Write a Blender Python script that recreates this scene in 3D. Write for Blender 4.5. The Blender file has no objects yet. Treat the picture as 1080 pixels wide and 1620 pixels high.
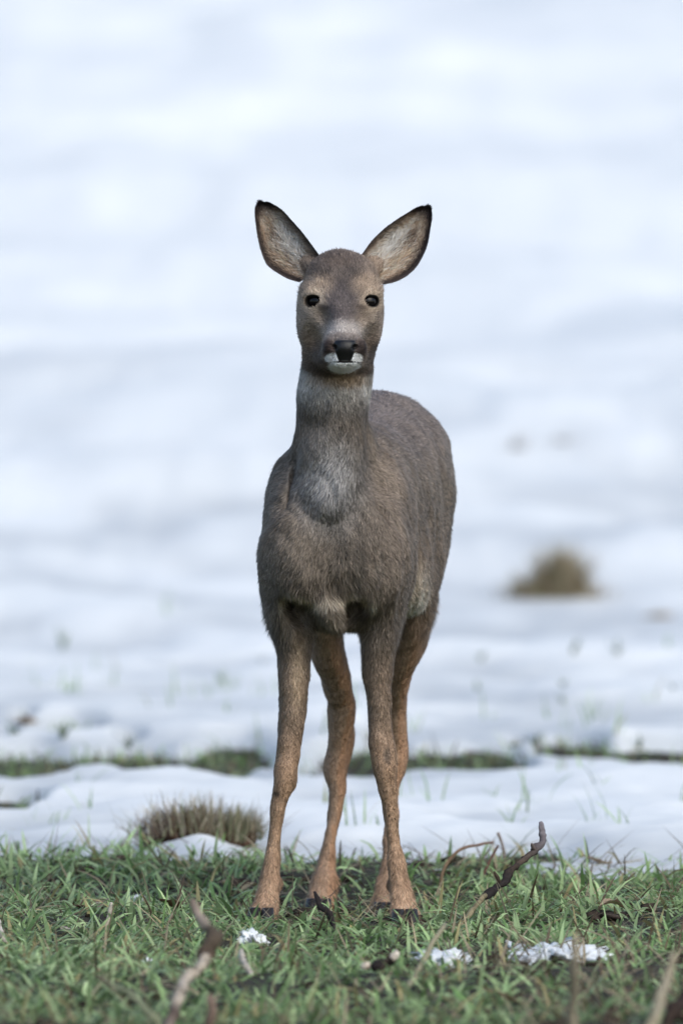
import bpy, math
import numpy as np
from mathutils import Vector

# ------------------------------------------------------------------ camera, sky, sun, exposure
scene = bpy.context.scene
C = scene.collection
R = math.radians
CAM = np.array([0.0, -18.0, 1.1])
PITCH = R(1.646)
FPX = 19800.0
cam = bpy.data.cameras.new('camera')
cam.sensor_fit = 'VERTICAL'
cam.sensor_height = 36.0
cam.sensor_width = 24.0
cam.lens = 440.0
cam.clip_start = 0.5
cam.clip_end = 3000.0
cam.dof.use_dof = True
cam.dof.focus_distance = 17.90
cam.dof.aperture_fstop = 6.0
camo = bpy.data.objects.new('camera', cam)
camo.location = CAM
camo.rotation_euler = (R(90) - PITCH, 0, 0)
C.objects.link(camo)
scene.camera = camo

SUN_EL, SUN_AZ = R(44), R(145)          # azimuth clockwise from +Y: behind the camera, to its right
world = bpy.data.worlds.new('World')
scene.world = world
world.use_nodes = True
wn = world.node_tree
sky = wn.nodes.new('ShaderNodeTexSky')
sky.sky_type = 'NISHITA'
sky.sun_disc = False
sky.sun_elevation = SUN_EL
sky.sun_rotation = SUN_AZ
sky.air_density = 1.0
sky.dust_density = 1.8
sky.ozone_density = 1.0
wn.nodes['Background'].inputs[1].default_value = 0.15
wn.links.new(sky.outputs[0], wn.nodes['Background'].inputs[0])
sl = bpy.data.lights.new('sun', 'SUN')
sl.energy = 1.1
sl.angle = R(60)
sl.color = (1.0, 0.985, 0.84)
so = bpy.data.objects.new('sun', sl)
sd = Vector((math.sin(SUN_AZ) * math.cos(SUN_EL), math.cos(SUN_AZ) * math.cos(SUN_EL), math.sin(SUN_EL)))
so.rotation_euler = (-sd).to_track_quat('-Z', 'Y').to_euler()
so.location = (6, -8, 12)
C.objects.link(so)
scene.view_settings.view_transform = 'Standard'
scene.view_settings.look = 'None'
scene.view_settings.exposure = 0.35
scene.view_settings.gamma = 1.0
scene.render.engine = 'CYCLES'
scene.cycles.use_denoising = True
scene.cycles.use_adaptive_sampling = False
scene.cycles.max_bounces = 8

rng = np.random.default_rng(7)


# ------------------------------------------------------------------ small maths helpers
def lin(r, g, b, k=1.0):
    c = np.array([r, g, b], float) / 255.0
    return np.where(c <= 0.04045, c / 12.92, ((c + 0.055) / 1.055) ** 2.4) * k


def P(px, py, Y):
    """the point that the photograph shows at (px, py) and that stands at distance Y behind the front feet"""
    u = (px - 540.0) / FPX
    v = (810.0 - py) / FPX
    cp, sp = math.cos(PITCH), math.sin(PITCH)
    d = np.array([u, cp + v * sp, -sp + v * cp])
    return CAM + d * ((Y - CAM[1]) / d[1])


def smooth(a, b, x):
    t = np.clip((x - a) / (b - a), 0, 1)
    return t * t * (3 - 2 * t)


def hash2(i, j, seed):
    n = (i.astype(np.int64) * 374761393 + j.astype(np.int64) * 668265263 + seed * 2147483647) & 0x7fffffff
    n = ((n ^ (n >> 13)) * 1274126177) & 0x7fffffff
    n = (n ^ (n >> 16)) & 0xffff
    return n / 65535.0


def noise2(x, y, seed=0):
    x = np.asarray(x, float); y = np.asarray(y, float)
    i = np.floor(x); j = np.floor(y)
    fx = x - i; fy = y - j
    fx = fx * fx * fx * (fx * (fx * 6 - 15) + 10); fy = fy * fy * fy * (fy * (fy * 6 - 15) + 10)
    a = hash2(i, j, seed); b = hash2(i + 1, j, seed); c = hash2(i, j + 1, seed); d = hash2(i + 1, j + 1, seed)
    return (a + (b - a) * fx) * (1 - fy) + (c + (d - c) * fx) * fy - 0.5


def fbm(x, y, seed=0, oct=4):
    s = 0; a = 1.0
    for o in range(oct):
        s = s + a * noise2(x * 2 ** o + 17.3 * o, y * 2 ** o - 9.1 * o, seed + o)
        a *= 0.5
    return s


def nrmz(v):
    return v / np.maximum(np.linalg.norm(v, axis=-1, keepdims=True), 1e-9)


# ------------------------------------------------------------------ object helpers
def tag(o, label=None, cat=None, group=None, kind=None):
    if label: o['label'] = label
    if cat: o['category'] = cat
    if group: o['group'] = group
    if kind: o['kind'] = kind
    return o


def empty(name, loc):
    o = bpy.data.objects.new(name, None)
    o.empty_display_size = 0.05
    o.location = loc
    C.objects.link(o)
    return o


def mesh_np(name, V, quads=None, tris=None, col=None, nrm=None, mat=None, parent=None, smooth_sh=True, extra=None):
    """one mesh object from numpy arrays; V is in world coordinates"""
    V = np.asarray(V, float)
    if parent is not None:
        V = V - np.array(parent.location)
    me = bpy.data.meshes.new(name)
    q = np.zeros((0, 4), int) if quads is None else np.asarray(quads, int)
    t = np.zeros((0, 3), int) if tris is None else np.asarray(tris, int)
    me.vertices.add(len(V))
    me.vertices.foreach_set('co', V.astype(np.float32).ravel())
    loops = np.concatenate([q.ravel(), t.ravel()]).astype(np.int32)
    me.loops.add(len(loops))
    me.loops.foreach_set('vertex_index', loops)
    n = len(q) + len(t)
    me.polygons.add(n)
    starts = np.concatenate([np.arange(len(q)) * 4, len(q) * 4 + np.arange(len(t)) * 3]).astype(np.int32)
    me.polygons.foreach_set('loop_start', starts)
    me.polygons.foreach_set('use_smooth', np.full(n, smooth_sh))
    if col is not None:
        a = me.attributes.new('col', 'FLOAT_COLOR', 'POINT')
        cc = np.ones((len(V), 4), np.float32); cc[:, :3] = col
        a.data.foreach_set('color', cc.ravel())
    if nrm is not None:
        a = me.attributes.new('nrm', 'FLOAT_VECTOR', 'POINT')
        a.data.foreach_set('vector', np.asarray(nrm, np.float32).ravel())
    if extra is not None:
        for k, v in extra.items():
            a = me.attributes.new(k, 'FLOAT', 'POINT')
            a.data.foreach_set('value', np.asarray(v, np.float32))
    me.update(calc_edges=True)
    me.validate()
    if mat: me.materials.append(mat)
    o = bpy.data.objects.new(name, me)
    C.objects.link(o)
    if parent is not None: o.parent = parent
    return o


def new_mat(name):
    m = bpy.data.materials.new(name)
    m.use_nodes = True
    return m, m.node_tree, m.node_tree.nodes['Principled BSDF']


def attr_node(nt, name):
    n = nt.nodes.new('ShaderNodeAttribute'); n.attribute_name = name
    return n


def noise_node(nt, scale, detail=4, rough=0.6, coord='Object'):
    tc = nt.nodes.new('ShaderNodeTexCoord')
    n = nt.nodes.new('ShaderNodeTexNoise')
    n.inputs['Scale'].default_value = scale
    n.inputs['Detail'].default_value = detail
    n.inputs['Roughness'].default_value = rough
    nt.links.new(tc.outputs[coord], n.inputs['Vector'])
    return n


def ramp_node(nt, src, stops):
    r = nt.nodes.new('ShaderNodeValToRGB')
    e = r.color_ramp.elements
    while len(e) < len(stops): e.new(0.5)
    for k, (p, c) in enumerate(stops):
        e[k].position = p
        e[k].color = (c[0], c[1], c[2], 1)
    nt.links.new(src, r.inputs[0])
    return r


def bump_node(nt, src, strength, dist, bsdf):
    b = nt.nodes.new('ShaderNodeBump')
    b.inputs['Strength'].default_value = strength
    b.inputs['Distance'].default_value = dist
    nt.links.new(src, b.inputs['Height'])
    nt.links.new(b.outputs[0], bsdf.inputs['Normal'])
    return b


def mat_attr(name, rough=0.6, spec=0.3, nscale=0, namt=0.3, bump=0):
    """colour from the mesh's own 'col' attribute, varied by a fine noise"""
    m, nt, b = new_mat(name)
    a = attr_node(nt, 'col')
    out = a.outputs['Color']
    b.inputs['Roughness'].default_value = rough
    b.inputs['Specular IOR Level'].default_value = spec
    if nscale:
        n = noise_node(nt, nscale)
        r = ramp_node(nt, n.outputs['Fac'], [(0.25, (1 - namt,) * 3), (0.75, (1 + namt,) * 3)])
        mx = nt.nodes.new('ShaderNodeMix'); mx.data_type = 'RGBA'; mx.blend_type = 'MULTIPLY'
        mx.inputs[0].default_value = 1.0
        nt.links.new(out, mx.inputs[6]); nt.links.new(r.outputs[0], mx.inputs[7])
        out = mx.outputs[2]
        if bump: bump_node(nt, n.outputs['Fac'], bump, 0.003, b)
    nt.links.new(out, b.inputs['Base Color'])
    return m


# ------------------------------------------------------------------ materials
def make_snow():
    m, nt, b = new_mat('snow')
    n = noise_node(nt, 1.6, 6, 0.6)
    r = ramp_node(nt, n.outputs['Fac'], [(0.3, (0.79, 0.82, 0.83)), (0.65, (0.885, 0.905, 0.905))])
    th = attr_node(nt, 'thin')
    n3 = noise_node(nt, 7, 6, 0.7)
    ad = nt.nodes.new('ShaderNodeMath'); ad.operation = 'MULTIPLY_ADD'; ad.inputs[1].default_value = 0.9; ad.use_clamp = True
    nt.links.new(th.outputs['Fac'], ad.inputs[0])
    mm = nt.nodes.new('ShaderNodeMath'); mm.operation = 'MULTIPLY'
    nt.links.new(th.outputs['Fac'], mm.inputs[0]); nt.links.new(n3.outputs['Fac'], mm.inputs[1])
    nt.links.new(mm.outputs[0], ad.inputs[2])
    mx = nt.nodes.new('ShaderNodeMix'); mx.data_type = 'RGBA'
    nt.links.new(ad.outputs[0], mx.inputs[0]); nt.links.new(r.outputs[0], mx.inputs[6])
    mx.inputs[7].default_value = (0.60, 0.63, 0.65, 1)
    nt.links.new(mx.outputs[2], b.inputs['Base Color'])
    b.inputs['Roughness'].default_value = 0.75
    b.inputs['Specular IOR Level'].default_value = 0.2
    n2 = noise_node(nt, 45, 6, 0.7)
    bump_node(nt, n2.outputs['Fac'], 0.2, 0.01, b)
    return m


def make_soil():
    m, nt, b = new_mat('soil')
    n = noise_node(nt, 22, 8, 0.7)
    r = ramp_node(nt, n.outputs['Fac'], [(0.3, (0.022, 0.017, 0.012)), (0.5, (0.055, 0.044, 0.028)), (0.62, (0.05, 0.06, 0.028)), (0.8, (0.13, 0.105, 0.07))])
    nt.links.new(r.outputs[0], b.inputs['Base Color'])
    b.inputs['Roughness'].default_value = 0.9
    n2 = noise_node(nt, 60, 6, 0.75)
    bump_node(nt, n2.outputs['Fac'], 1.0, 0.02, b)
    return m


def make_leafy(name, rough=0.42, trans=0.3):
    m, nt, b = new_mat(name)
    a = attr_node(nt, 'col')
    nt.links.new(a.outputs['Color'], b.inputs['Base Color'])
    b.inputs['Roughness'].default_value = rough
    b.inputs['Specular IOR Level'].default_value = 0.45
    t = nt.nodes.new('ShaderNodeBsdfTranslucent')
    nt.links.new(a.outputs['Color'], t.inputs['Color'])
    mx = nt.nodes.new('ShaderNodeMixShader'); mx.inputs[0].default_value = trans
    nt.links.new(b.outputs[0], mx.inputs[1]); nt.links.new(t.outputs[0], mx.inputs[2])
    nt.links.new(mx.outputs[0], nt.nodes['Material Output'].inputs['Surface'])
    return m


def make_fur(name, mixn=0.7):
    m, nt, b = new_mat(name)
    a = attr_node(nt, 'col')
    nt.links.new(a.outputs['Color'], b.inputs['Base Color'])
    b.inputs['Roughness'].default_value = 0.62
    b.inputs['Specular IOR Level'].default_value = 0.22
    n = attr_node(nt, 'nrm')
    nt.links.new(n.outputs['Vector'], b.inputs['Normal'])
    return m


def make_hide():
    m, nt, b = new_mat('hide')
    a = attr_node(nt, 'col')
    w = attr_node(nt, 'wet')
    n = noise_node(nt, 420, 3, 0.7)
    r = ramp_node(nt, n.outputs['Fac'], [(0.3, (0.7,) * 3), (0.7, (1.2,) * 3)])
    mx = nt.nodes.new('ShaderNodeMix'); mx.data_type = 'RGBA'; mx.blend_type = 'MULTIPLY'; mx.inputs[0].default_value = 1
    nt.links.new(a.outputs['Color'], mx.inputs[6]); nt.links.new(r.outputs[0], mx.inputs[7])
    nt.links.new(mx.outputs[2], b.inputs['Base Color'])
    mr = nt.nodes.new('ShaderNodeMapRange')
    mr.inputs['To Min'].default_value = 0.8; mr.inputs['To Max'].default_value = 0.42
    nt.links.new(w.outputs['Fac'], mr.inputs['Value']); nt.links.new(mr.outputs[0], b.inputs['Roughness'])
    bump_node(nt, n.outputs['Fac'], 0.25, 0.002, b)
    return m


M_SNOW, M_SOIL = make_snow(), make_soil()
M_GRASS = make_leafy('grass_blade')
M_DRY = make_leafy('dry_grass', 0.7, 0.25)
M_FUR = make_fur('fur')
M_HIDE = make_hide()
M_BARK = mat_attr('bark', 0.8, 0.25, 140, 0.45, 0.6)
M_CLOD = mat_attr('clod', 0.95, 0.1, 90, 0.5, 1.0)
M_HORN = mat_attr('hoof_horn', 0.45, 0.4, 90, 0.3, 0.2)
M_EYE, nt_, b_ = new_mat('eye')
b_.inputs['Base Color'].default_value = (0.006, 0.005, 0.005, 1)
b_.inputs['Roughness'].default_value = 0.08
b_.inputs['Specular IOR Level'].default_value = 0.3


# ------------------------------------------------------------------ terrain
def ground_z(x, y):
    x = np.asarray(x, float); y = np.asarray(y, float)
    yy = np.minimum(y, 260 + 0 * y)
    g = 0.0275 * (np.sqrt((yy - 8) ** 2 + 16) + (yy - 8)) - 0.0275 * (math.sqrt(80) - 8)
    far = smooth(3, 14, y)
    near = 1 - smooth(6, 16, y)
    g = g + near * (0.022 * fbm(x * 2.1, y * 2.1, 3, 4))
    g = g - 0.018 * np.exp(-(((x - 0.02) / 0.5) ** 2 + ((y - 0.48) / 0.35) ** 2))
    g = g + far * (0.24 * fbm(x * 0.16 + 3, y * 0.23, 11, 3) + 0.15 * fbm(x * 0.7, y * 0.75 + 5, 21, 4) + 0.030 * fbm(x * 2.6, y * 1.9, 23, 3))
    # broad swales across the slope
    for (yc, w, a) in ((33.0, 2.2, -0.20), (18.5, 1.8, -0.17), (12.0, 1.2, -0.08), (26.0, 2.0, 0.10)):
        g = g + a * np.exp(-((y - yc + 1.2 * np.sin(x * 0.35 + yc)) / w) ** 2)
    return g


def G(px, py, on_snow=False):
    """where the line of sight through (px, py) meets the ground"""
    lo, hi = -8.0, 200.0
    ys = np.concatenate([np.linspace(-8, 6, 1400), np.linspace(6, 120, 2000)])
    pts = np.array([P(px, py, yv) for yv in ys])
    gz = ground_z(pts[:, 0], pts[:, 1]) + (np.maximum(snow_t(pts[:, 0], pts[:, 1]), 0) if on_snow else 0)
    below = pts[:, 2] < gz
    k = int(np.argmax(below)) if below.any() else len(ys) - 1
    p = pts[k].copy(); p[2] = float(ground_z(p[0], p[1]))
    return p


# melted places in the snow: (px0, px1, py0, py1, depth)
MELT = [(-60, 140, 1192, 1244, 1.1), (115, 310, 1182, 1228, 1.0), (285, 440, 1178, 1238, 1.1), (400, 520, 1212, 1236, 0.6),
        (500, 700, 1196, 1242, 1.2), (670, 840, 1198, 1242, 1.25), (640, 720, 1186, 1218, 1.0), (845, 970, 1176, 1216, 1.2), (930, 1160, 1188, 1226, 1.25),
        (50, 165, 1150, 1180, 0.9), (-40, 35, 1165, 1190, 0.75), (-60, 70, 1260, 1290, 0.9), (250, 420, 1234, 1250, 0.6),
        (15, 60, 1136, 1150, 0.7), (175, 230, 1170, 1185, 0.55), (790, 850, 1168, 1182, 0.5), (560, 610, 1165, 1178, 0.5)]
MELT_G = []
for (x0, x1, y0, y1, a) in MELT:
    y0, y1, a = y0 + 6, y1 + 8, a * 1.12
    c = G((x0 + x1) / 2, (y0 + y1) / 2); l = G(x0, (y0 + y1) / 2); t_ = G((x0 + x1) / 2, y0); b2 = G((x0 + x1) / 2, y1)
    MELT_G.append((c[0], c[1], abs(c[0] - l[0]) * 0.95, abs(t_[1] - b2[1]) * 0.5, a))


def edge_y(x):
    return 1.22 - 0.30 * np.clip(x, -1.2, 1.2) + 0.35 * noise2(x * 2.2, 0 * x + 5.5, 31) + 0.18 * noise2(x * 7, 0 * x + 1.5, 32)


def snow_t(x, y):
    e = edge_y(x)
    t = 0.032 * smooth(-0.05, 0.55, y - e) - 0.025 * (1 - smooth(-0.35, 0.0, y - e))
    wob = 0.35 * fbm(x * 5, y * 2.6, 41, 4)
    for (cx, cy, hx, hy, a) in MELT_G:
        q = np.sqrt(((x - cx) / hx) ** 2 + ((y - cy) / hy) ** 2) + wob
        t = t - 0.072 * a * (1 - smooth(0.45, 1.35, q))
    t = t + 0.026 * fbm(x * 4.0, y * 3.0, 51, 4) * (1 - 0.5 * smooth(8, 20, y))
    # snow in the lee of the upturned sod
    t = t + 0.036 * np.exp(-(((x + 0.220) / 0.065) ** 2 + ((y - SODY + 0.12) / 0.16) ** 2))
    return t


SODY = G(318, 1352)[1]


def grid_sheet(name, xs, ys, zf, mat, kind):
    XX, YY = np.meshgrid(xs, ys, indexing='ij')
    Z = zf(XX, YY)
    V = np.stack([XX, YY, Z], -1).reshape(-1, 3)
    nx, ny = len(xs), len(ys)
    i, j = np.meshgrid(np.arange(nx - 1), np.arange(ny - 1), indexing='ij')
    a = (i * ny + j).ravel()
    q = np.stack([a, a + ny, a + ny + 1, a + 1], 1)
    ex = None
    if name == 'snow':
        t = snow_t(XX, YY).ravel() + .02 * fbm(XX * 1.1, YY * .8, 57, 3).ravel()
        ex = {'thin': smooth(.046, .008, t) * .95 * (1 - smooth(9, 22, YY.ravel()))}
    return mesh_np(name, V, quads=q, mat=mat, extra=ex)


def axis_pts(breaks):
    out = []
    for (a, b, n) in breaks:
        out.append(np.linspace(a, b, n, endpoint=False))
    out.append(np.array([breaks[-1][1]]))
    return np.concatenate(out)


gx = axis_pts([(-300, -40, 14), (-40, -6, 30), (-6, -1.6, 50), (-1.6, 1.6, 150), (1.6, 6, 50), (6, 40, 30), (40, 300, 14)])
gy = axis_pts([(-60, -6, 18), (-6, 2.2, 240), (2.2, 8, 130), (8, 60, 200), (60, 260, 40), (260, 900, 12)])
tag(grid_sheet('ground', gx, gy, ground_z, M_SOIL, 'structure'), kind='structure')
sx = axis_pts([(-300, -40, 14), (-40, -6, 40), (-6, -1.6, 80), (-1.6, 1.6, 260), (1.6, 6, 80), (6, 40, 40), (40, 300, 14)])
sy = axis_pts([(0.3, 3.0, 150), (3.0, 8, 180), (8, 60, 260), (60, 260, 40), (260, 900, 12)])
tag(grid_sheet('snow', sx, sy, lambda x, y: ground_z(x, y) + snow_t(x, y), M_SNOW, 'structure'), kind='structure')


# ------------------------------------------------------------------ the deer: one continuous body from a smooth distance field
def cat(s, v, n=200):
    """dense Catmull-Rom style resampling of a station table"""
    s = np.asarray(s, float); v = np.asarray(v, float)
    o = np.argsort(s); s = s[o]; v = v[o]
    m = np.gradient(v, s)
    d = np.diff(v) / np.diff(s)
    for k in range(len(d)):                      # keep it monotone between stations
        if d[k] == 0: m[k] = m[k + 1] = 0
        else:
            a, b = m[k] / d[k], m[k + 1] / d[k]
            if a < 0: m[k] = 0
            if b < 0: m[k + 1] = 0
            r = math.hypot(max(a, 0), max(b, 0))
            if r > 3: m[k] = 3 * a / r * d[k]; m[k + 1] = 3 * b / r * d[k]
    q = np.linspace(s[0], s[-1], n)
    k = np.clip(np.searchsorted(s, q) - 1, 0, len(s) - 2)
    h = s[k + 1] - s[k]; t = (q - s[k]) / h
    y = (2 * t**3 - 3 * t**2 + 1) * v[k] + (t**3 - 2 * t**2 + t) * h * m[k] + (-2 * t**3 + 3 * t**2) * v[k + 1] + (t**3 - t**2) * h * m[k + 1]
    return q, y


fx = axis_pts([(-0.155, -0.072, 34), (-0.072, 0.076, 98), (0.076, 0.215, 56)])
fy = axis_pts([(-0.245, -0.02, 140), (-0.02, 0.16, 64), (0.16, 0.72, 160)])
fz = axis_pts([(-0.045, 0.74, 250), (0.74, 0.975, 150)])
D = np.full((len(fx), len(fy), len(fz)), 0.2, np.float32)


def sub(lo, hi):
    a = np.maximum(np.searchsorted(fx, lo[0]) - 1, 0), np.searchsorted(fx, hi[0]) + 1
    b = np.maximum(np.searchsorted(fy, lo[1]) - 1, 0), np.searchsorted(fy, hi[1]) + 1
    c = np.maximum(np.searchsorted(fz, lo[2]) - 1, 0), np.searchsorted(fz, hi[2]) + 1
    s = (slice(*a), slice(*b), slice(*c))
    X = fx[s[0]][:, None, None].astype(np.float32); Y = fy[s[1]][None, :, None].astype(np.float32); Z = fz[s[2]][None, None, :].astype(np.float32)
    return s, X, Y, Z


def blend(s, d, k):
    cur = D[s]
    h = np.clip(0.5 + 0.5 * (cur - d) / k, 0, 1)
    D[s] = cur * (1 - h) + d * h - k * h * (1 - h)


def carve(s, d, k):
    cur = D[s]
    h = np.clip(0.5 - 0.5 * (cur + d) / k, 0, 1)
    D[s] = cur * (1 - h) + (-d) * h + k * h * (1 - h)


def loft(stations, org, es, eu, ev, k, n=2.0, pad=0.05):
    """stations: (s, cu, cv, hu, hv) in the frame (org; es, eu, ev)"""
    st = np.array(stations, float)
    st = st[np.argsort(st[:, 0])]
    org = np.array(org, float); es = np.array(es, float); eu = np.array(eu, float); ev = np.array(ev, float)
    cs = org + st[:, :1] * es + st[:, 1:2] * eu + st[:, 2:3] * ev
    rad = np.maximum(st[:, 3], st[:, 4]).max() + pad
    s_, X, Y, Z = sub(cs.min(0) - rad, cs.max(0) + rad)
    X = X - np.float32(org[0]); Y = Y - np.float32(org[1]); Z = Z - np.float32(org[2])
    S = (X * es[0] + Y * es[1] + Z * es[2]).astype(np.float32)
    U = (X * eu[0] + Y * eu[1] + Z * eu[2]).astype(np.float32)
    Vv = (X * ev[0] + Y * ev[1] + Z * ev[2]).astype(np.float32)
    q, cu = cat(st[:, 0], st[:, 1]); _, cv = cat(st[:, 0], st[:, 2]); _, hu = cat(st[:, 0], st[:, 3]); _, hv = cat(st[:, 0], st[:, 4])
    Sc = np.clip(S, q[0], q[-1])
    I = lambda tab: np.interp(Sc, q, tab).astype(np.float32)
    U = U - I(cu); Vv = Vv - I(cv)
    A = np.abs(U) / I(hu); B = np.abs(Vv) / I(hv)
    k0 = (A ** n + B ** n) ** (1.0 / n) + 1e-5
    L = np.sqrt(U * U + Vv * Vv) + 1e-6
    d = L * (1 - 1 / k0)
    ds = np.abs(S - Sc)
    d = np.where(ds > 0, np.sqrt(np.maximum(d, 0) ** 2 + ds ** 2), d)
    blend(s_, d.astype(np.float32), k)


def blob(c, r, k, rot=None, neg=False):
    """ellipsoid; rot = 3x3 with the axes as rows"""
    c = np.array(c, float); r = np.array(r, float)
    m = r.max() + 0.04
    s_, X, Y, Z = sub(c - m, c + m)
    X = X - np.float32(c[0]); Y = Y - np.float32(c[1]); Z = Z - np.float32(c[2])
    if rot is None: a, b, e = X, Y, Z
    else:
        rot = np.array(rot, np.float32)
        a, b, e = (X * w[0] + Y * w[1] + Z * w[2] for w in rot)
    k0 = np.sqrt((a / r[0]) ** 2 + (b / r[1]) ** 2 + (e / r[2]) ** 2)
    k1 = np.sqrt((a / r[0] ** 2) ** 2 + (b / r[1] ** 2) ** 2 + (e / r[2] ** 2) ** 2) + 1e-6
    d = (k0 * (k0 - 1) / k1).astype(np.float32)
    (carve if neg else blend)(s_, d, k)


def zloft(rows, k, n=2.0):
    """rows: (px, py, Y, half width in px, half depth in m) -> loft along z with level cross-sections"""
    st = []
    for (px, py, Y, hw, hd) in rows:
        p = P(px, py, Y)
        if 1040 < py <= 1240: hw = hw * .94
        if py > 1240: hw, hd = hw * (.90 if py < 1410 else .95), hd * .93
        st.append((p[2], p[0], p[1], hw * (Y - CAM[1]) / FPX, hd))
    loft(st, (0, 0, 0), (0, 0, 1), (1, 0, 0), (0, 1, 0), k, n)


# torso, along its own axis (a few degrees off the line of sight)
ya = R(8.0)
B0 = np.array([P(528, 850, 0.02)[0], 0.02, 0.0])
es, eu, ev = (math.sin(ya), math.cos(ya), 0), (math.cos(ya), -math.sin(ya), 0), (0, 0, 1)
loft([(-0.075, 0, .535, .030, .045), (-0.06, 0, .535, .060, .080), (-0.03, 0, .532, .083, .105), (0.03, 0, .535, .093, .120), (0.10, 0, .545, .096, .135), (0.20, 0, .558, .099, .146),
      (0.31, 0, .570, .105, .142), (0.40, 0, .588, .107, .138), (0.48, 0, .607, .105, .140), (0.55, 0, .603, .097, .130), (0.61, 0, .590, .072, .105),
      (0.645, 0, .575, .038, .065), (0.66, 0, .570, .012, .025)], B0, es, eu, ev, 0.03, 2.25)
# shoulders and upper arms
for s, xs_ in ((-1, 0), (1, 0)):
    xo = B0[0]
    blob((xo + s * 0.068 + 0.006, 0.060, .548), (0.036, 0.085, 0.115), 0.035)
blob((P(478, 880, -0.03)[0], -0.015, P(478, 880, 0)[2]), (0.050, 0.060, 0.080), 0.03)
blob((P(590, 880, -0.03)[0], -0.015, P(590, 880, 0)[2]), (0.050, 0.060, 0.080), 0.03)
# front legs
zloft([(456, 860, .05, 36, .075), (454, 920, .05, 37, .070), (455, 970, .05, 34, .058), (464, 1017, .045, 30, .044), (465, 1047, .04, 27, .034), (463, 1113, .03, 22.5, .026), (456, 1180, .022, 20, .022),
       (452, 1213, .016, 20, .0225), (450, 1238, .014, 18.5, .021), (443, 1268, .016, 14, .0165), (436, 1313, .016, 11.8, .014), (431, 1353, .012, 12.8, .015), (427, 1390, .005, 16.5, .018),
       (422, 1420, -.010, 19, .018), (415, 1450, -.030, 24, .024), (410, 1470, -.038, 24, .024)], 0.022)
zloft([(604, 860, .05, 40, .075), (604, 920, .05, 38, .070), (602, 970, .05, 34, .058), (599, 1017, .045, 28.5, .044), (598, 1063, .04, 25, .032), (600, 1120, .03, 19.5, .026), (600, 1147, .026, 20, .024), (605, 1190, .018, 22, .023),
       (609, 1225, .014, 18, .022), (615, 1270, .014, 12.4, .016), (621, 1320, .014, 11.6, .014), (626, 1355, .010, 13.5, .015), (632, 1395, .002, 18, .018),
       (637, 1425, -.012, 20, .018), (641, 1448, -.028, 23, .024), (642, 1470, -.034, 23, .024)], 0.022)
# pisiform bumps behind the knees, dew-claw swelling at the fetlock
blob(P(455, 1238, .036), (.012, .012, .014), .012); blob(P(612, 1215, .036), (.012, .012, .014), .012)
for p in ((432, 1398, .022), (626, 1400, .02), (516, 1398, .512), (616, 1402, .462)): blob(P(*p), (.014, .009, .012), .012)
# hind legs
zloft([(520, 800, .50, 40, .10), (508, 880, .47, 44, .105), (505, 950, .45, 36, .085), (514, 1013, .455, 29, .062), (524, 1053, .475, 27, .048), (535, 1087, .50, 23.5, .036), (541, 1123, .53, 23, .029), (540, 1165, .555, 21, .026),
       (533, 1200, .568, 20.5, .028), (529, 1220, .568, 19, .026), (533, 1250, .560, 14.3, .018), (527, 1297, .550, 12.3, .014), (520, 1340, .54, 13, .0145), (515, 1373, .53, 17, .018), (511, 1405, .51, 21, .020),
       (506, 1430, .49, 24, .026), (504, 1452, .475, 25, .027)], 0.022)
zloft([(668, 760, .50, 40, .11), (670, 860, .47, 40, .110), (664, 930, .45, 34, .095), (652, 990, .45, 30, .072), (645, 1030, .465, 27, .056), (633, 1073, .49, 19, .042), (628, 1113, .52, 17.5, .032), (627, 1150, .54, 18, .027),
       (629, 1195, .553, 18.5, .028), (626, 1220, .553, 16.5, .026), (620, 1250, .540, 13, .018), (619, 1297, .52, 12, .014), (617, 1345, .49, 13, .0145), (615, 1385, .475, 17, .018), (613, 1415, .455, 21, .022),
       (611, 1436, .435, 23, .026), (611, 1452, .425, 23, .027)], 0.022)
# neck
zloft([(534, 560, -.030, 52, .050), (533, 600, -.018, 58, .058), (531, 640, -.005, 59, .066), (528, 680, .010, 58, .076), (525, 720, .018, 60, .088), (523, 760, .022, 60, .099), (521, 792, .026, 54, .104), (520, 814, .030, 44, .098), (520, 828, .036, 28, .084)], 0.020, 2.1)
loft([(0, 0, 0, .042, .08), (.10, 0, 0, .050, .10), (.2, 0, 0, .06, .11)], (B0[0] + .006, .045, .68), nrmz(np.array([0.1, .55, -.5])), (1, 0, 0), nrmz(np.array([0, .5, .55])), .05)
# head
H0 = P(537, 452, -.012)
H1 = P(545, 556, -.196)
ha = nrmz(H1 - H0); hl = float(np.linalg.norm(H1 - H0))
hu_ = nrmz(np.cross(ha, (0, 0, 1))) * -1.0
if hu_[0] < 0: hu_ = -hu_
hv_ = nrmz(np.cross(hu_, ha)); hv_ = hv_ if hv_[2] > 0 else -hv_
loft([(-.012, 0, 0, .034, .036), (0.015, 0, .000, .047, .047), (.05, 0, .004, .0515, .048), (.085, 0, .004, .0500, .045), (.115, 0, .001, .0420, .040), (.145, 0, -.004, .034, .034), (.17, 0, -.006, .0275, .029),
      (.19, 0, -.007, .0235, .0245), (hl + .003, 0, -.007, .020, .0195), (hl + .011, 0, -.007, .012, .012)], H0, ha, hu_, hv_, 0.018, 2.2)
blob(P(538, 422, -.045), (.021, .045, .022), .02)
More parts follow.
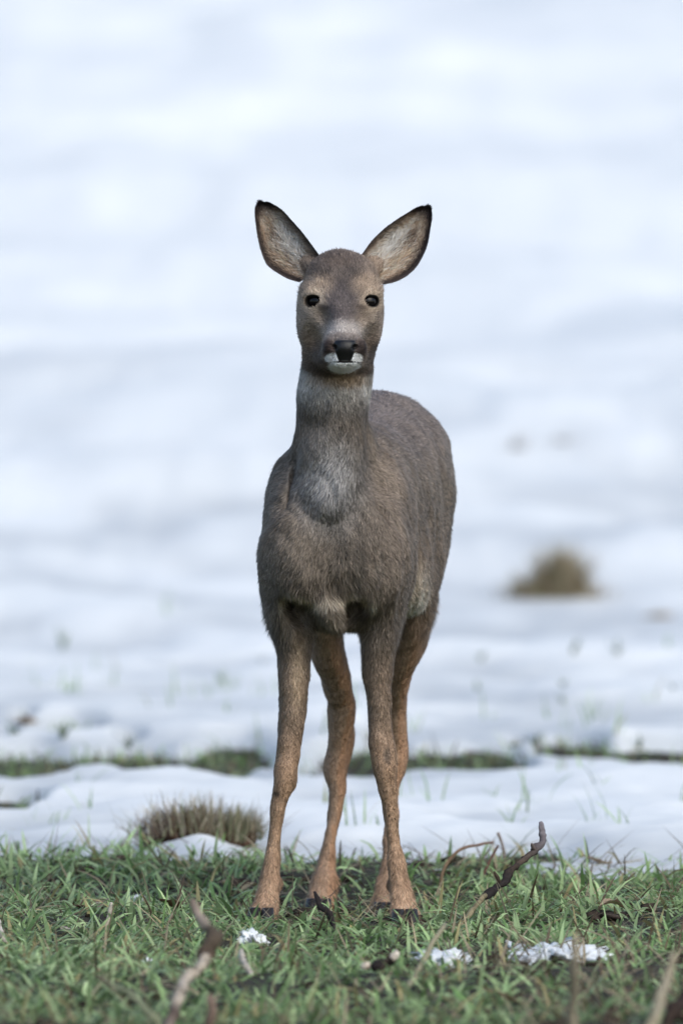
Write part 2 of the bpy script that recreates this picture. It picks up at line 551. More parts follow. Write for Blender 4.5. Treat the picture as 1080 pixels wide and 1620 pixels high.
# lower jaw and cheeks
for s in (-1, 1):
    blob(P(537 + s * 36, 514, -.055), (.027, .050, .043), 0.022)
    blob(P(538 + s * 41, 480, -.080), (.018, .035, .026), 0.018)
    blob(P(540 + s * 45, 462, -.090), (.013, .018, .0085), 0.012)           # brow ridge
    blob(P(541 + s * 25, 436, -.060), (.024, .04, .026), 0.02)
loft([(0, 0, 0, .040, .026), (.05, 0, 0, .037, .026), (.09, 0, 0, .029, .022), (.115, 0, 0, .024, .017), (.132, 0, 0, .019, .013), (.140, 0, 0, .010, .008)],
     P(538, 566, -.045), nrmz(np.array([0.03, -.98, -.10])), (1, 0, 0), (0, .10, .98), 0.014)
# muzzle: nose pad, lips, nostrils
NOSE = P(545.5, 551, -.208)
blob(P(545.5, 550, -.204), (.0180, .012, .0130), 0.006)
for s in (-1, 1):
    blob(P(545 + s * 22, 549, -.190), (.0105, .017, .012), 0.008)
    blob(P(545 + s * 17, 564, -.184), (.0120, .014, .0090), 0.014)
    blob(P(545 + s * 17.5, 549, -.213), (.0052, .010, .0038), 0.003, rot=[[.9, 0, .43 * s], [0, 1, 0], [-.43 * s, 0, .9]], neg=True)
blob(P(545.5, 561, -.197), (.0145, .013, .0120), .006)        # lower part of the nose, lips meeting below it
blob(P(545, 571, -.190), (.0215, .015, .0075), .008)
# hollows between eye and muzzle, cheek hollow
for s in (-1, 1):
    blob(P(542 + s * 34, 507, -.150), (.013, .028, .020), .016, neg=True)
    blob(P(541 + s * 50, 540, -.125), (.016, .030, .020), .018, neg=True)
# eye sockets
EYES = []
for s, px in ((-1, 503), (1, 580)):
    c = P(px, 477, -.098 if s < 0 else -.098)
    g = nrmz(np.array([s * .42, -.90, .04])); side = nrmz(np.cross((0, 0, 1), g)); up = np.cross(g, side)
    blob(c + g * .002, (.0165, .0160, .0135), 0.008)
    blob(c + g * .015, (.0134, .019, .0086), 0.002, rot=[side, g, up], neg=True)
    blob(c + up * .0102 + g * .0085 - side * 0, (.0165, .0085, .0048), .003, rot=[side, g, up])
    blob(c - up * .0112 + g * .0070, (.0135, .0070, .0036), .003, rot=[side, g, up])
    EYES.append((c, g, side, up))
# ear roots
for s, a, b in ((-1, (510, 432), (489, 418)), (1, (574, 432), (592, 420))):
    pa, pb = P(*a, -.018), P(*b, -.008)
    dd = nrmz(pb - pa); L_ = float(np.linalg.norm(pb - pa))
    uu = nrmz(np.cross(dd, (0, 1, 0)))
    loft([(0, 0, 0, .020, .022), (L_, 0, 0, .013, .014), (L_ + .010, 0, 0, .008, .008)], pa, dd, uu, np.cross(dd, uu), .014)
# hollows of the brisket between chest lobe and legs
for (px, py, rx, rz) in ((478, 978, .036, .037), (557, 975, .025, .034), (516, 1004, .05, .020), (458, 960, .015, .022), (494, 988, .018, .020), (567, 962, .013, .020), (546, 990, .016, .016)):
    blob(P(px, py, -.080), (rx, .100, rz), 0.008, neg=True)
blob(P(520, 962, -.042), (.015, .026, .036), .016, rot=[[.92, 0, .38], [0, 1, 0], [-.38, 0, .92]])
# crease under the neck
blob(P(521, 840, -.092), (.034, .020, .011), 0.014, neg=True)
blob(P(654, 918, .29), (.017, .060, .040), .05)         # fold of the flank
# folds of the skin at the shoulder, and the groove behind the shoulder blade
for (px, py, Y, rx, ry, rz, tl) in ((596, 778, -.050, .0035, .016, .020, .35), (606, 806, -.052, .003, .016, .016, .5), (462, 760, -.02, .004, .03, .045, -.15)):
    blob(P(px, py, Y), (rx, ry, rz), .008, rot=[[math.cos(tl), 0, math.sin(tl)], [0, 1, 0], [-math.sin(tl), 0, math.cos(tl)]], neg=True)
blob((.128, .168, .53), (.014, .020, .11), .03, neg=True)
blob((.160, .335, .52), (.016, .024, .09), .03, neg=True)
# clefts of the feet
for p in ((412, 1448, -.064), (640, 1446, -.062), (504, 1440, .442), (611, 1440, .395)):
    blob(P(*p), (.0028, .016, .020), 0.004, neg=True)


def surface_nets():
    S = D < 0
    n8 = S[:-1, :-1, :-1].astype(np.int8)
    cnt = n8.copy()
    offs = [(a, b, c) for a in (0, 1) for b in (0, 1) for c in (0, 1)]
    sh = n8.shape
    for (a, b, c) in offs[1:]:
        cnt += S[a:a + sh[0], b:b + sh[1], c:c + sh[2]]
    act = np.argwhere((cnt > 0) & (cnt < 8))
    idx = np.full(sh, -1, np.int32)
    idx[tuple(act.T)] = np.arange(len(act))
    val = {o: D[act[:, 0] + o[0], act[:, 1] + o[1], act[:, 2] + o[2]] for o in offs}
    acc = np.zeros((len(act), 3)); w = np.zeros(len(act))
    for o in offs:
        for ax in range(3):
            if o[ax]: continue
            o2 = list(o); o2[ax] = 1; o2 = tuple(o2)
            a, b = val[o], val[o2]
            m = (a < 0) != (b < 0)
            t = np.where(m, a / np.where(m, a - b, 1), 0)
            p = np.stack([fx[act[:, 0] + o[0]], fy[act[:, 1] + o[1]], fz[act[:, 2] + o[2]]], 1)
            p2 = np.stack([fx[act[:, 0] + o2[0]], fy[act[:, 1] + o2[1]], fz[act[:, 2] + o2[2]]], 1)
            acc += np.where(m[:, None], p + (p2 - p) * t[:, None], 0); w += m
    V = acc / np.maximum(w, 1)[:, None]
    Q = []
    for ax in range(3):
        b, c = (ax + 1) % 3, (ax + 2) % 3
        s0 = [slice(None)] * 3; s1 = [slice(None)] * 3
        s0[ax] = slice(None, -1); s1[ax] = slice(1, None)
        m = S[tuple(s0)] != S[tuple(s1)]
        e = np.argwhere(m)
        e = e[(e[:, b] > 0) & (e[:, c] > 0) & (e[:, b] < sh[b]) & (e[:, c] < sh[c])]
        inside = S[tuple(e.T)]
        def cell(db, dc):
            k = e.copy(); k[:, b] += db; k[:, c] += dc
            return idx[tuple(k.T)]
        q = np.stack([cell(-1, -1), cell(0, -1), cell(0, 0), cell(-1, 0)], 1)
        q[~inside] = q[~inside][:, ::-1]
        Q.append(q)
    Q = np.concatenate(Q)
    Q = Q[(Q >= 0).all(1)]
    # keep the largest piece: drop faces whose vertices are not connected (tiny islands cannot occur by construction)
    return V, Q


BV, BQ = surface_nets()
# light relaxation
for it in range(2):
    acc = np.zeros_like(BV); w = np.zeros(len(BV))
    for a in range(4):
        i, j = BQ[:, a], BQ[:, (a + 1) % 4]
        for c in range(3):
            acc[:, c] += np.bincount(i, BV[j, c], len(BV)) + np.bincount(j, BV[i, c], len(BV))
        w += np.bincount(i, minlength=len(BV)) + np.bincount(j, minlength=len(BV))
    BV = BV * 0.5 + 0.5 * acc / np.maximum(w, 1)[:, None]
# low muscle relief and unevenness of the coat
_x, _y, _z = BV.T
_trunk = smooth(.36, .44, _z) * smooth(.80, .74, _z)
_lg = smooth(.40, .34, _z) * smooth(.02, .08, _z)
_rel = _trunk * (.0105 * fbm(_x * 20 + _y * 9, _z * 11 + _y * 14, 201, 2) + .0042 * fbm(_x * 60 + _y * 40, _z * 26 + _x * 10, 205, 2)) + _lg * .0045 * fbm(_x * 45 + _y * 50, _z * 26, 207, 2)


def _vn(V):
    f_ = np.cross(V[BQ[:, 2]] - V[BQ[:, 0]], V[BQ[:, 3]] - V[BQ[:, 1]])
    n_ = np.zeros_like(V)
    for a_ in range(4):
        for c_ in range(3): n_[:, c_] += np.bincount(BQ[:, a_], f_[:, c_], len(V))
    return nrmz(n_)


BV = BV + _vn(BV) * _rel[:, None]
fn = np.cross(BV[BQ[:, 2]] - BV[BQ[:, 0]], BV[BQ[:, 3]] - BV[BQ[:, 1]])
BN = np.zeros_like(BV)
for a in range(4):
    for c in range(3): BN[:, c] += np.bincount(BQ[:, a], fn[:, c], len(BV))
BN = nrmz(BN)


def front_px(V):
    d = V - CAM
    cp, sp = math.cos(PITCH), math.sin(PITCH)
    f = d[:, 1] * cp - d[:, 2] * sp
    u = d[:, 1] * sp + d[:, 2] * cp
    return 540 + FPX * d[:, 0] / f, 810 - FPX * u / f


KF = 1.85           # albedo over the colour seen in the photograph's soft light


def coat_colour(V, N):
    x, y, z = V.T
    px, py = front_px(V)
    col = np.tile(lin(105, 96, 87, KF), (len(V), 1))
    frontal = smooth(0.15, -0.25, N[:, 1])

    def mix(w, c, k=KF):
        nonlocal col
        w = np.clip(w, 0, 1)[:, None]
        col = col * (1 - w) + lin(*c, k) * w

    def spot(cx, cy, rx, ry, c, a=1.0, soft=0.5, ymax=9, ymin=-9):
        q = np.sqrt(((px - cx) / rx) ** 2 + ((py - cy) / ry) ** 2)
        m = (1 - smooth(1 - soft, 1 + soft, q)) * a * ((y < ymax) & (y > ymin))
        mix(m, c)
    # trunk: greyer back, warmer flank
    mix(smooth(.60, .72, z) * smooth(.1, .25, y) * 0.8, (107, 99, 96))
    mix(smooth(.62, .50, z) * smooth(.06, .2, y) * 0.55, (112, 98, 86))
    mix(smooth(-.02, .05, x - .03) * smooth(.30, .45, z) * (y < .15) * 0.5, (116, 104, 94))  # light falling on the right shoulder side, painted into the coat colour
    # neck darker, pale throat
    mix(smooth(.70, .73, z) * (y < .2) * 0.6, (92, 86, 82))
    fr = (N[:, 1] < 0.2) & (y < .08)
    spot(521, 762, 44, 64, (144, 144, 146), 0.68 * fr, .8)
    spot(530, 608, 62, 34, (168, 165, 161), 0.62 * fr, .9)
    spot(478, 600, 14, 26, (196, 192, 186), 0.6, .5, ymax=.05); spot(586, 606, 14, 26, (196, 192, 186), 0.6, .5, ymax=.05)
    # belly and groin pale
    mix(smooth(.470, .435, z) * smooth(.10, .18, y) * smooth(.36, .32, y) * smooth(.385, .41, z) * 0.95, (196, 186, 172))
    spot(655, 935, 22, 34, (186, 172, 156), 0.8, .9, ymin=.12, ymax=.365)
    spot(490, 985, 60, 28, (120, 110, 96), 0.5, .5)
    wr = np.exp(-((py - np.interp(px, [440, 455, 480, 500, 530, 560, 590], [958, 938, 944, 950, 950, 938, 956])) / 7) ** 2) * (px > 440) * (px < 595) * (y < 0)
    mix(.9 * wr, (184, 172, 156))
    # legs: grey-brown above, tawny below
    leg = smooth(.42, .33, z)
    mix(leg * 0.75, (118, 100, 84))
    mix(smooth(.30, .20, z) * 0.9, (144, 118, 96))
    mix(smooth(.14, .04, z) * 0.7, (150, 123, 102))
    hind = (y > .3) * smooth(.50, .34, z)
    mix(hind * 0.55, (136, 112, 93))
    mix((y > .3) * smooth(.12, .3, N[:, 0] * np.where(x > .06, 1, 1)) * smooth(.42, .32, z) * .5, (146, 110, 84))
    spot(470, 1060, 10, 60, (168, 146, 122), .5, .7, ymax=.2)
    spot(612, 1195, 6, 14, (84, 74, 66), .8, .6, ymax=.2)
    spot(438, 1255, 5, 5, (50, 42, 38), .8, .5, ymax=.2)
    # head
    hd = smooth(.765, .79, z) * (y < .0)
    mix(hd * smooth(4, -4, py - (601 - 26 * ((px - 537) / 64) ** 2)) * 0.9, (120, 106, 94))
    f = (y < -.02)
    spot(538, 440, 44, 44, (78, 71, 68), 0.95 * f, .5)
    spot(541, 485, 26, 34, (74, 68, 67), 0.95 * f, .5)
    spot(505, 452, 20, 15, (150, 132, 114), 0.6 * f, .7); spot(578, 452, 20, 15, (150, 132, 114), 0.6 * f, .7)
    spot(495, 505, 20, 22, (144, 131, 120), 0.8 * f, .7); spot(585, 508, 18, 24, (138, 126, 116), 0.7 * f, .7)
    spot(544, 524, 27, 14, (164, 157, 152), 0.75 * f, .75)
    spot(497, 568, 24, 22, (54, 45, 39), 0.9 * f, .6); spot(590, 560, 15, 24, (56, 47, 41), 0.85 * f, .6)
    spot(486, 545, 14, 24, (108, 94, 82), 0.6 * f, .6)
    spot(540, 600, 46, 10, (120, 98, 72), 0.7 * f, .6)
    spot(512, 588, 16, 7, (58, 47, 38), 0.8 * f, .5); spot(577, 586, 12, 7, (58, 47, 38), 0.8 * f, .5)
    spot(495, 476, 19, 17, (162, 146, 128), 0.7 * f, .5); spot(588, 476, 17, 17, (162, 146, 128), 0.7 * f, .5)
    spot(512, 487, 9, 4, (60, 50, 45), 0.7 * f, .6); spot(571, 487, 9, 4, (60, 50, 45), 0.7 * f, .6)
    spot(536, 412, 34, 12, (84, 74, 68), .8, .6, ymax=.01)
    m = (y < -.10)
    spot(520, 550, 11, 13, (42, 34, 34), 0.92 * m, .4); spot(570, 550, 10, 13, (42, 34, 34), 0.92 * m, .4)
    spot(545, 533, 22, 6, (70, 62, 58), 0.6 * m, .5)
    spot(545, 579, 24, 10.5, (250, 252, 254), 1.0 * m, .2)
    spot(527, 566, 11, 7.5, (250, 252, 254), 1.0 * m, .22); spot(562.5, 566, 9, 7.5, (250, 252, 254), 1.0 * m, .22)
    q = np.maximum(np.abs(px - 545.5) / np.interp(py, [536, 546, 560, 573], [16, 19, 15, 10]), np.abs(py - 554.5) / 17.5)
    pad = (1 - smooth(.88, 1.08, q)) * (y < -.17)
    mix(pad, (18, 18, 21), 0.6)
    lips = (1 - smooth(.8, 1.2, np.sqrt(((px - 545) / 25) ** 2 + ((py - 572.5) / 2.0) ** 2))) * (y < -.16)
    mix(lips, (40, 36, 36), .8)
    eyem = np.zeros(len(V))
    for (c, g, side, up) in EYES:
        dv = V - c
        e = np.sqrt((dv @ side / .0148) ** 2 + (dv @ up / .0100) ** 2)
        eyem = np.maximum(eyem, (1 - smooth(.85, 1.15, e)) * (dv @ g > -.004))
    mix(eyem, (26, 22, 21), .5)
    return col, pad, np.maximum(eyem, lips)


BC, PAD, BARE = coat_colour(BV, BN)
DEER_AT = (0.03, 0.22, float(ground_z(0.03, 0.22)))
deer = empty('roe_deer', DEER_AT)
tag(deer, 'grey-brown roe deer standing alert on grass with both ears spread and white chin', 'deer')
mesh_np('body', BV, quads=BQ, col=BC, mat=M_HIDE, parent=deer, extra={'wet': PAD})


# ---- coat: short hairs lying along the body
def strands(root, nrm, dirv, length, width, croot, ctip, lift=0.35, curl=0.25, r=None):
    n = len(root)
    r = r or rng
    t = nrmz(dirv - nrm * np.sum(dirv * nrm, 1, keepdims=True))
    side = np.cross(t, nrm)
    yaw = r.normal(0, 0.22, n)[:, None]
    t = nrmz(t * np.cos(yaw) + side * np.sin(yaw)); side = np.cross(t, nrm)
    lf = np.clip(lift * (1 + 0.5 * r.normal(0, 1, n)), 0.08, 1.4)[:, None]
    L = length[:, None]
    mid = root + t * L * 0.5 * np.cos(lf) + nrm * L * 0.5 * np.sin(lf)
    l2 = lf - curl
    tip = mid + t * L * 0.5 * np.cos(l2) + nrm * L * 0.5 * np.sin(l2)
    w = width[:, None] * 0.5
    V = np.stack([root - side * w, root + side * w, mid - side * w * .85, mid + side * w * .85, tip], 1).reshape(-1, 3)
    base = np.arange(n)[:, None] * 5
    Q = base + np.array([[0, 1, 3, 2]]); T = base + np.array([[2, 3, 4]])
    cm = (croot + ctip) * 0.5
    col = np.stack([croot, croot, cm, cm, ctip], 1).reshape(-1, 3)
    nn = nrmz(nrm + 0.33 * r.normal(0, 1, (n, 3)) + 0.18 * t)
    NN = np.repeat(nn, 5, 0)
    return V, Q, T, col, NN


def sample_faces(V, Q, n, weight):
    a = np.linalg.norm(np.cross(V[Q[:, 2]] - V[Q[:, 0]], V[Q[:, 3]] - V[Q[:, 1]]), axis=1) * weight
    f = rng.choice(len(Q), n, p=a / a.sum())
    u = rng.random(n)[:, None]; v = rng.random(n)[:, None]
    wts = [(1 - u) * (1 - v), u * (1 - v), u * v, (1 - u) * v]
    return f, wts


fc = BV[BQ].mean(1)
fbare = np.maximum(PAD, BARE)[BQ].mean(1)
headw = smooth(.77, .80, fc[:, 2]) * (fc[:, 1] < .02)
wgt = (1 - np.clip(fbare * 1.4, 0, 1)) * (1 + 1.6 * headw) * (1 - 0.55 * smooth(.10, .5, fc[:, 1]))
NF = 480000
f, wts = sample_faces(BV, BQ, NF, wgt)
q = BQ[f]
rp = sum(w * BV[q[:, k]] for k, w in enumerate(wts))
rn = nrmz(sum(w * BN[q[:, k]] for k, w in enumerate(wts)))
rc = sum(w * BC[q[:, k]] for k, w in enumerate(wts))
x, y, z = rp.T
hm = smooth(.775, .80, z) * (y < .015)
# flow: down and back on the trunk, down the neck and legs, up and back from the nose on the face
flow = np.tile(np.array([0.05, 0.75, -0.75]), (NF, 1))
nk = smooth(.62, .70, z) * (y < .12)
flow = flow * (1 - nk[:, None]) + np.array([0, .1, -1.0]) * nk[:, None]
lg = smooth(.46, .40, z)
flow = flow * (1 - lg[:, None]) + np.array([0, .12, -1.0]) * lg[:, None]
ch = smooth(-.0, -.06, y) * smooth(.70, .64, z) * smooth(.38, .44, z)
flow = flow * (1 - ch[:, None]) + (np.array([0, .1, -1.0]) + 0.6 * np.stack([x + .012, 0 * x, 0 * x], 1) / .1) * ch[:, None]
face = rp - (P(545, 548, -.235))
flow = flow * (1 - hm[:, None]) + nrmz(face * np.array([1.0, 1.0, 1.3])) * hm[:, None]
wig = smooth(.30, .42, z)[:, None] * (1 - hm[:, None])
flow = flow + wig * .9 * np.stack([noise2(x * 30 + y * 22, z * 26, 64), 0 * x, 0.4 * noise2(x * 30 - y * 22, z * 26, 65)], 1)
ln = 0.0088 + 0 * z
ln = np.where(nk > .5, 0.0080, ln)
ln = ln * (1 - lg) + lg * np.interp(z, [0.0, .06, .12, .25, .40], [.010, .0075, .0042, .0042, .0085])
ln = ln * (1 - hm) + hm * (0.0045 + 0.004 * smooth(-.12, -.03, y))
bel = smooth(.47, .43, z) * smooth(.37, .42, z)
ln = ln * (1 + 0.6 * bel)
_px, _py = front_px(rp)
tuft = hm * (np.exp(-(((_px - 466) / 14) ** 2 + ((_py - 452) / 16) ** 2)) + np.exp(-(((_px - 611) / 14) ** 2 + ((_py - 452) / 16) ** 2)) + .25 * np.exp(-(((_px - 538) / 30) ** 2 + ((_py - 404) / 8) ** 2)))
ln = ln * (1 + 1.4 * tuft)
rpx, rpy = front_px(rp)
rim = smooth(905, 930, rpy) * smooth(965, 945, rpy) * (y < .03) * smooth(440, 460, rpx) * smooth(600, 580, rpx)
ln = ln * (1 + 1.2 * rim)
ln = ln * rng.uniform(.65, 1.25, NF)
wd = np.where(hm > .5, .00060, .00072) * rng.uniform(.7, 1.3, NF)
clump = (1 + 0.34 * noise2(x * 17 + y * 13, z * 12 + y * 9, 63) + 0.30 * noise2(x * 190 + y * 120, z * 120, 61) + 0.22 * noise2(x * 45 + y * 60, z * 30, 62))[:, None]
br = rng.lognormal(0, 0.30, NF)[:, None] * clump
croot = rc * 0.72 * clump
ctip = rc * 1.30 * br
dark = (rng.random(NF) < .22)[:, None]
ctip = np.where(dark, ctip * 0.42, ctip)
lft = .45 * tuft + np.where(hm > .5, 0.28, 0.22) + 0.25 * bel + .22 * np.clip(noise2(x * 55 + y * 40, z * 48, 66), 0, 1) * (1 - hm)
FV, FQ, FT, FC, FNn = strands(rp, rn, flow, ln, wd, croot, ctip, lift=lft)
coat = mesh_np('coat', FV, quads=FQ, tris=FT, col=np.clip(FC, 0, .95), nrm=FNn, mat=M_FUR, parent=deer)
coat['kind'] = 'stuff'


# ---- ears: cupped leaf-shaped shells
def make_ear(L, Rr, tip, s, depth):
    """L, Rr: outline polylines (px, py) from root to tip, outer and inner edge"""
    nu, nv = 34, 25
    L = np.array(L + [tip], float); Rr = np.array(Rr + [tip], float)

    def resample(A):
        d = np.concatenate([[0], np.cumsum(np.linalg.norm(np.diff(A, axis=0), axis=1))]); d /= d[-1]
        u = np.linspace(0, 1, nu)
        return np.stack([cat(d, A[:, 0], 400)[1], cat(d, A[:, 1], 400)[1]], 1)[np.clip((u * 399).astype(int), 0, 399)]
    A, B = resample(L), resample(Rr)
    u = np.linspace(0, 1, nu)[:, None]; v = np.linspace(0, 1, nv)[None, :]
    X2 = A[:, 0][:, None] * (1 - v) + B[:, 0][:, None] * v
    Y2 = A[:, 1][:, None] * (1 - v) + B[:, 1][:, None] * v
    vv = 2 * v - 1
    cup = np.sqrt(np.maximum(1 - np.abs(vv) ** 2.4, 0)) * (np.sin(np.pi * np.clip(u * .80 + .20, 0, 1)) ** .8) * depth
    lean = -0.030 + 0.018 * u + 0.012 * u * u
    Yd = lean + cup - 0.010 * (1 - u) * (1 - np.abs(vv))
    sc = (Yd - CAM[1])
    pts = np.array([[P(X2[i, j], Y2[i, j], Yd[i, j]) for j in range(nv)] for i in range(nu)])
    du = np.gradient(pts, axis=0); dv = np.gradient(pts, axis=1)
    N = nrmz(np.cross(du, dv))
    flip = np.where(N[..., 1:2] > 0, -1.0, 1.0)
    N = N * flip                                                 # towards the cup's open side
    thick = 0.0042 * np.clip(1.25 - np.abs(vv), .25, 1)[..., None] * np.clip(1.15 - u, .25, 1)[..., None]
    inner = pts + N * thick * .5; outer = pts - N * thick * .5
    V = np.concatenate([inner.reshape(-1, 3), outer.reshape(-1, 3)])
    k = nu * nv
    Q = []
    for i in range(nu - 1):
        for j in range(nv - 1):
            a, b, c, d = i * nv + j, i * nv + j + 1, (i + 1) * nv + j + 1, (i + 1) * nv + j
            Q.append((a, b, c, d)); Q.append((k + a, k + d, k + c, k + b))
    for i in range(nu - 1):
        for j in (0, nv - 1):
            a, d = i * nv + j, (i + 1) * nv + j
            Q.append((a, d, k + d, k + a) if j == 0 else (d, a, k + a, k + d))
    for j in range(nv - 1):
        for i in (0, nu - 1):
            a, b = i * nv + j, i * nv + j + 1
            Q.append((b, a, k + a, k + b) if i == 0 else (a, b, k + b, k + a))
    uu = np.broadcast_to(u, (nu, nv)); v2 = np.broadcast_to(vv, (nu, nv))
    inn = -s * v2 if s < 0 else v2
    # v2 = -1 on the outer edge, +1 on the inner edge of both ears
    edge = np.maximum(np.where(v2 < 0, smooth(.58, .90, -v2), smooth(.84, .99, v2)), smooth(.74, .92, uu + .08 * np.abs(v2)))
    buff, pale, darkc = lin(150, 130, 112, KF), lin(212, 204, 194, KF), lin(52, 45, 44, KF)
    nz = noise2(uu * 9 + 3 * s, v2 * 5, 71 + s) + .5 * noise2(uu * 22, v2 * 12 + 7 * s, 75)
    wp = np.clip(np.exp(-(((v2 - .35) / .45) ** 2 + ((uu - .36) / .26) ** 2)) * 1.25 + .8 * nz, 0, 1)[..., None]
    wk = np.clip(np.exp(-(((v2 + .05) / .20) ** 2 + ((uu - .50) / .16) ** 2)) * 1.1 + 1.0 * nz * np.exp(-((uu - .5) / .3) ** 2), 0, 1)[..., None]
    ci = buff * (1 - wp) + pale * wp
    ci = ci * (1 - wk) + lin(74, 60, 50, KF) * wk
    ci = ci * (1 - edge[..., None]) + darkc * edge[..., None]
    co = np.broadcast_to(lin(100, 90, 82, KF), ci.shape) * (1 - smooth(.72, .92, uu)[..., None]) + darkc * smooth(.72, .92, uu)[..., None]
    col = np.concatenate([ci.reshape(-1, 3), co.reshape(-1, 3)])
    ear = mesh_np('ear', V, quads=np.array(Q), col=col, mat=M_HIDE, parent=deer, extra={'wet': np.zeros(len(V))})
    # hair of the ear: long pale hairs inside, a short dark fringe along the rim, short hair outside
    n = 9000
    iu = rng.random(n) * (nu - 1.001); iv = rng.random(n) * (nv - 1.001)
    a = iu.astype(int); b = iv.astype(int)
    fu, fv = (iu - a)[:, None], (iv - b)[:, None]
    bl = lambda T: T[a, b] * (1 - fu) * (1 - fv) + T[a + 1, b] * fu * (1 - fv) + T[a, b + 1] * (1 - fu) * fv + T[a + 1, b + 1] * fu * fv
    out_side = rng.random(n) < .28
    root = np.where(out_side[:, None], bl(outer), bl(inner))
    nn = nrmz(bl(N)) * np.where(out_side, -1, 1)[:, None]
    cc = np.where(out_side[:, None], bl(co), bl(ci))
    dr = nrmz(bl(du)) * 1.0 + nrmz(bl(dv)) * rng.normal(0, .45, n)[:, None] - np.where(iv / nv > .7, .7, 0)[:, None] * nrmz(bl(dv))
    U = iu / nu; E = np.abs(2 * iv / nv - 1)
    ln_ = np.where(out_side, .006, .006 + .017 * np.exp(-((U - .32) / .25) ** 2) * (1 - E ** 2)) * rng.uniform(.6, 1.3, n)
    lift = np.where(out_side, .3, .35 + .25 * (1 - E))
    bb = rng.lognormal(0, .42, n)[:, None]
    h1 = strands(root, nn, dr, ln_, np.full(n, .0007), cc * .7, np.clip(cc * 1.25 * bb, 0, .9), lift=lift)
    # rim fringe
    m = 1500
    e_ = rng.random(m) < .5
    iu = (rng.random(m) ** .8 * (nu - 1)).astype(int); iv = np.where(e_, 0, nv - 1)
    root2 = pts[iu, iv]; n2 = N[iu, iv]; d2 = du[iu, iv]; o2 = np.where(e_, -1, 1)[:, None] * nrmz(dv[iu, iv])
    c2 = ci[iu, iv]
    root2 = root2 + nrmz(d2) * rng.uniform(-.0025, .0025, m)[:, None]
    h2 = strands(root2, n2, nrmz(d2) + o2 * .7, rng.uniform(.003, .0075, m), np.full(m, .0006), c2, c2 * 1.2, lift=.1)
    Vs, Qs, Ts, Cs, Ns = [], [], [], [], []
    off = 0
    for h in (h1, h2):
        Vs.append(h[0]); Qs.append(h[1] + off); Ts.append(h[2] + off); Cs.append(h[3]); Ns.append(h[4]); off += len(h[0])
    hair = mesh_np('ear_hair', np.concatenate(Vs) - 0, quads=np.concatenate(Qs), tris=np.concatenate(Ts), col=np.concatenate(Cs), nrm=np.concatenate(Ns), mat=M_FUR, parent=deer)
    hair.parent = ear
    hair.location = (0, 0, 0)
    hair['kind'] = 'stuff'


make_ear([(474, 446), (459, 442), (440, 432), (424, 420), (414, 399), (409, 380), (405, 355), (403.5, 338), (405, 326)],
         [(513, 416), (503, 402), (495, 391), (481, 372), (462, 350), (445, 332), (432, 323.5), (422, 319.5)], (411, 320), -1, .034)
make_ear([(606, 450), (626, 445), (643, 436), (657, 423), (667, 407), (674, 391), (680, 362), (682.5, 342), (681.5, 332)],
         [(562, 414), (573, 402), (586, 384), (607, 363), (630, 346), (646, 336), (658, 329), (668, 326)], (677, 327), 1, .034)


# ---- eyes
def uv_ball(c, r, axes, nu=24, nv=16):
    th = np.linspace(0, 2 * np.pi, nu, endpoint=False); ph = np.linspace(0, np.pi, nv)
    T_, F_ = np.meshgrid(th, ph, indexing='ij')
    p = np.stack([np.sin(F_) * np.cos(T_), np.sin(F_) * np.sin(T_), np.cos(F_)], -1) * np.array(r)
    p = p.reshape(-1, 3) @ np.array(axes) + c
    Q = []
    for i in range(nu):
        for j in range(nv - 1):
            a = i * nv + j; b = ((i + 1) % nu) * nv + j
            Q.append((a, a + 1, b + 1, b))
    return p, np.array(Q)


for (c, g, side, up) in EYES:
    p, Q = uv_ball(c + g * .0022, (.0140, .0132, .0122), (side, g, up))
    mesh_np('eye', p, quads=Q, mat=M_EYE, parent=deer)


# ---- hooves: two toes to each foot
def hoof(c, yaw, toe):
    rings = []
    for (h, fwd, w, l) in ((0.026, 0.000, .0085, .013), (.016, -.004, .0098, .016), (.006, -.009, .0108, .0195), (0.0, -.012, .0104, .021)):
        th = np.linspace(0, 2 * np.pi, 14, endpoint=False)
        a = np.cos(th) * w; b = np.sin(th) * l
        a = a * np.where(b < 0, np.sqrt(np.clip(1 - (np.abs(b) / (l * 1.25)) ** 2, .05, 1)), 1)
        b = b + fwd
        cy, sy_ = math.cos(yaw), math.sin(yaw)
        rings.append(np.stack([a * cy - b * sy_ + toe * .0095 * cy, a * sy_ + b * cy + toe * .0095 * sy_, np.full(14, h)], 1) + c)
    V = np.concatenate(rings + [rings[-1].mean(0, keepdims=True), rings[0].mean(0, keepdims=True)])
    Q = [(r * 14 + (k + 1) % 14, r * 14 + k, (r + 1) * 14 + k, (r + 1) * 14 + (k + 1) % 14) for r in range(3) for k in range(14)]
    T = [(42 + (k + 1) % 14, 42 + k, 56) for k in range(14)] + [(k, (k + 1) % 14, 57) for k in range(14)]
    mesh_np('hoof', V, quads=np.array(Q), tris=np.array(T), col=np.tile((.022, .018, .016), (len(V), 1)), mat=M_HORN, parent=deer)


for (px, Y, yw) in ((413, -.052, -.15), (640, -.050, .12), (504, .455, -.1), (611, .405, .05)):
    gx_ = (px - 540) * (Y - CAM[1]) / FPX
    c = np.array([gx_, Y, float(ground_z(gx_, Y)) - .004])
    for toe in (-1, 1): hoof(c, yw, toe)


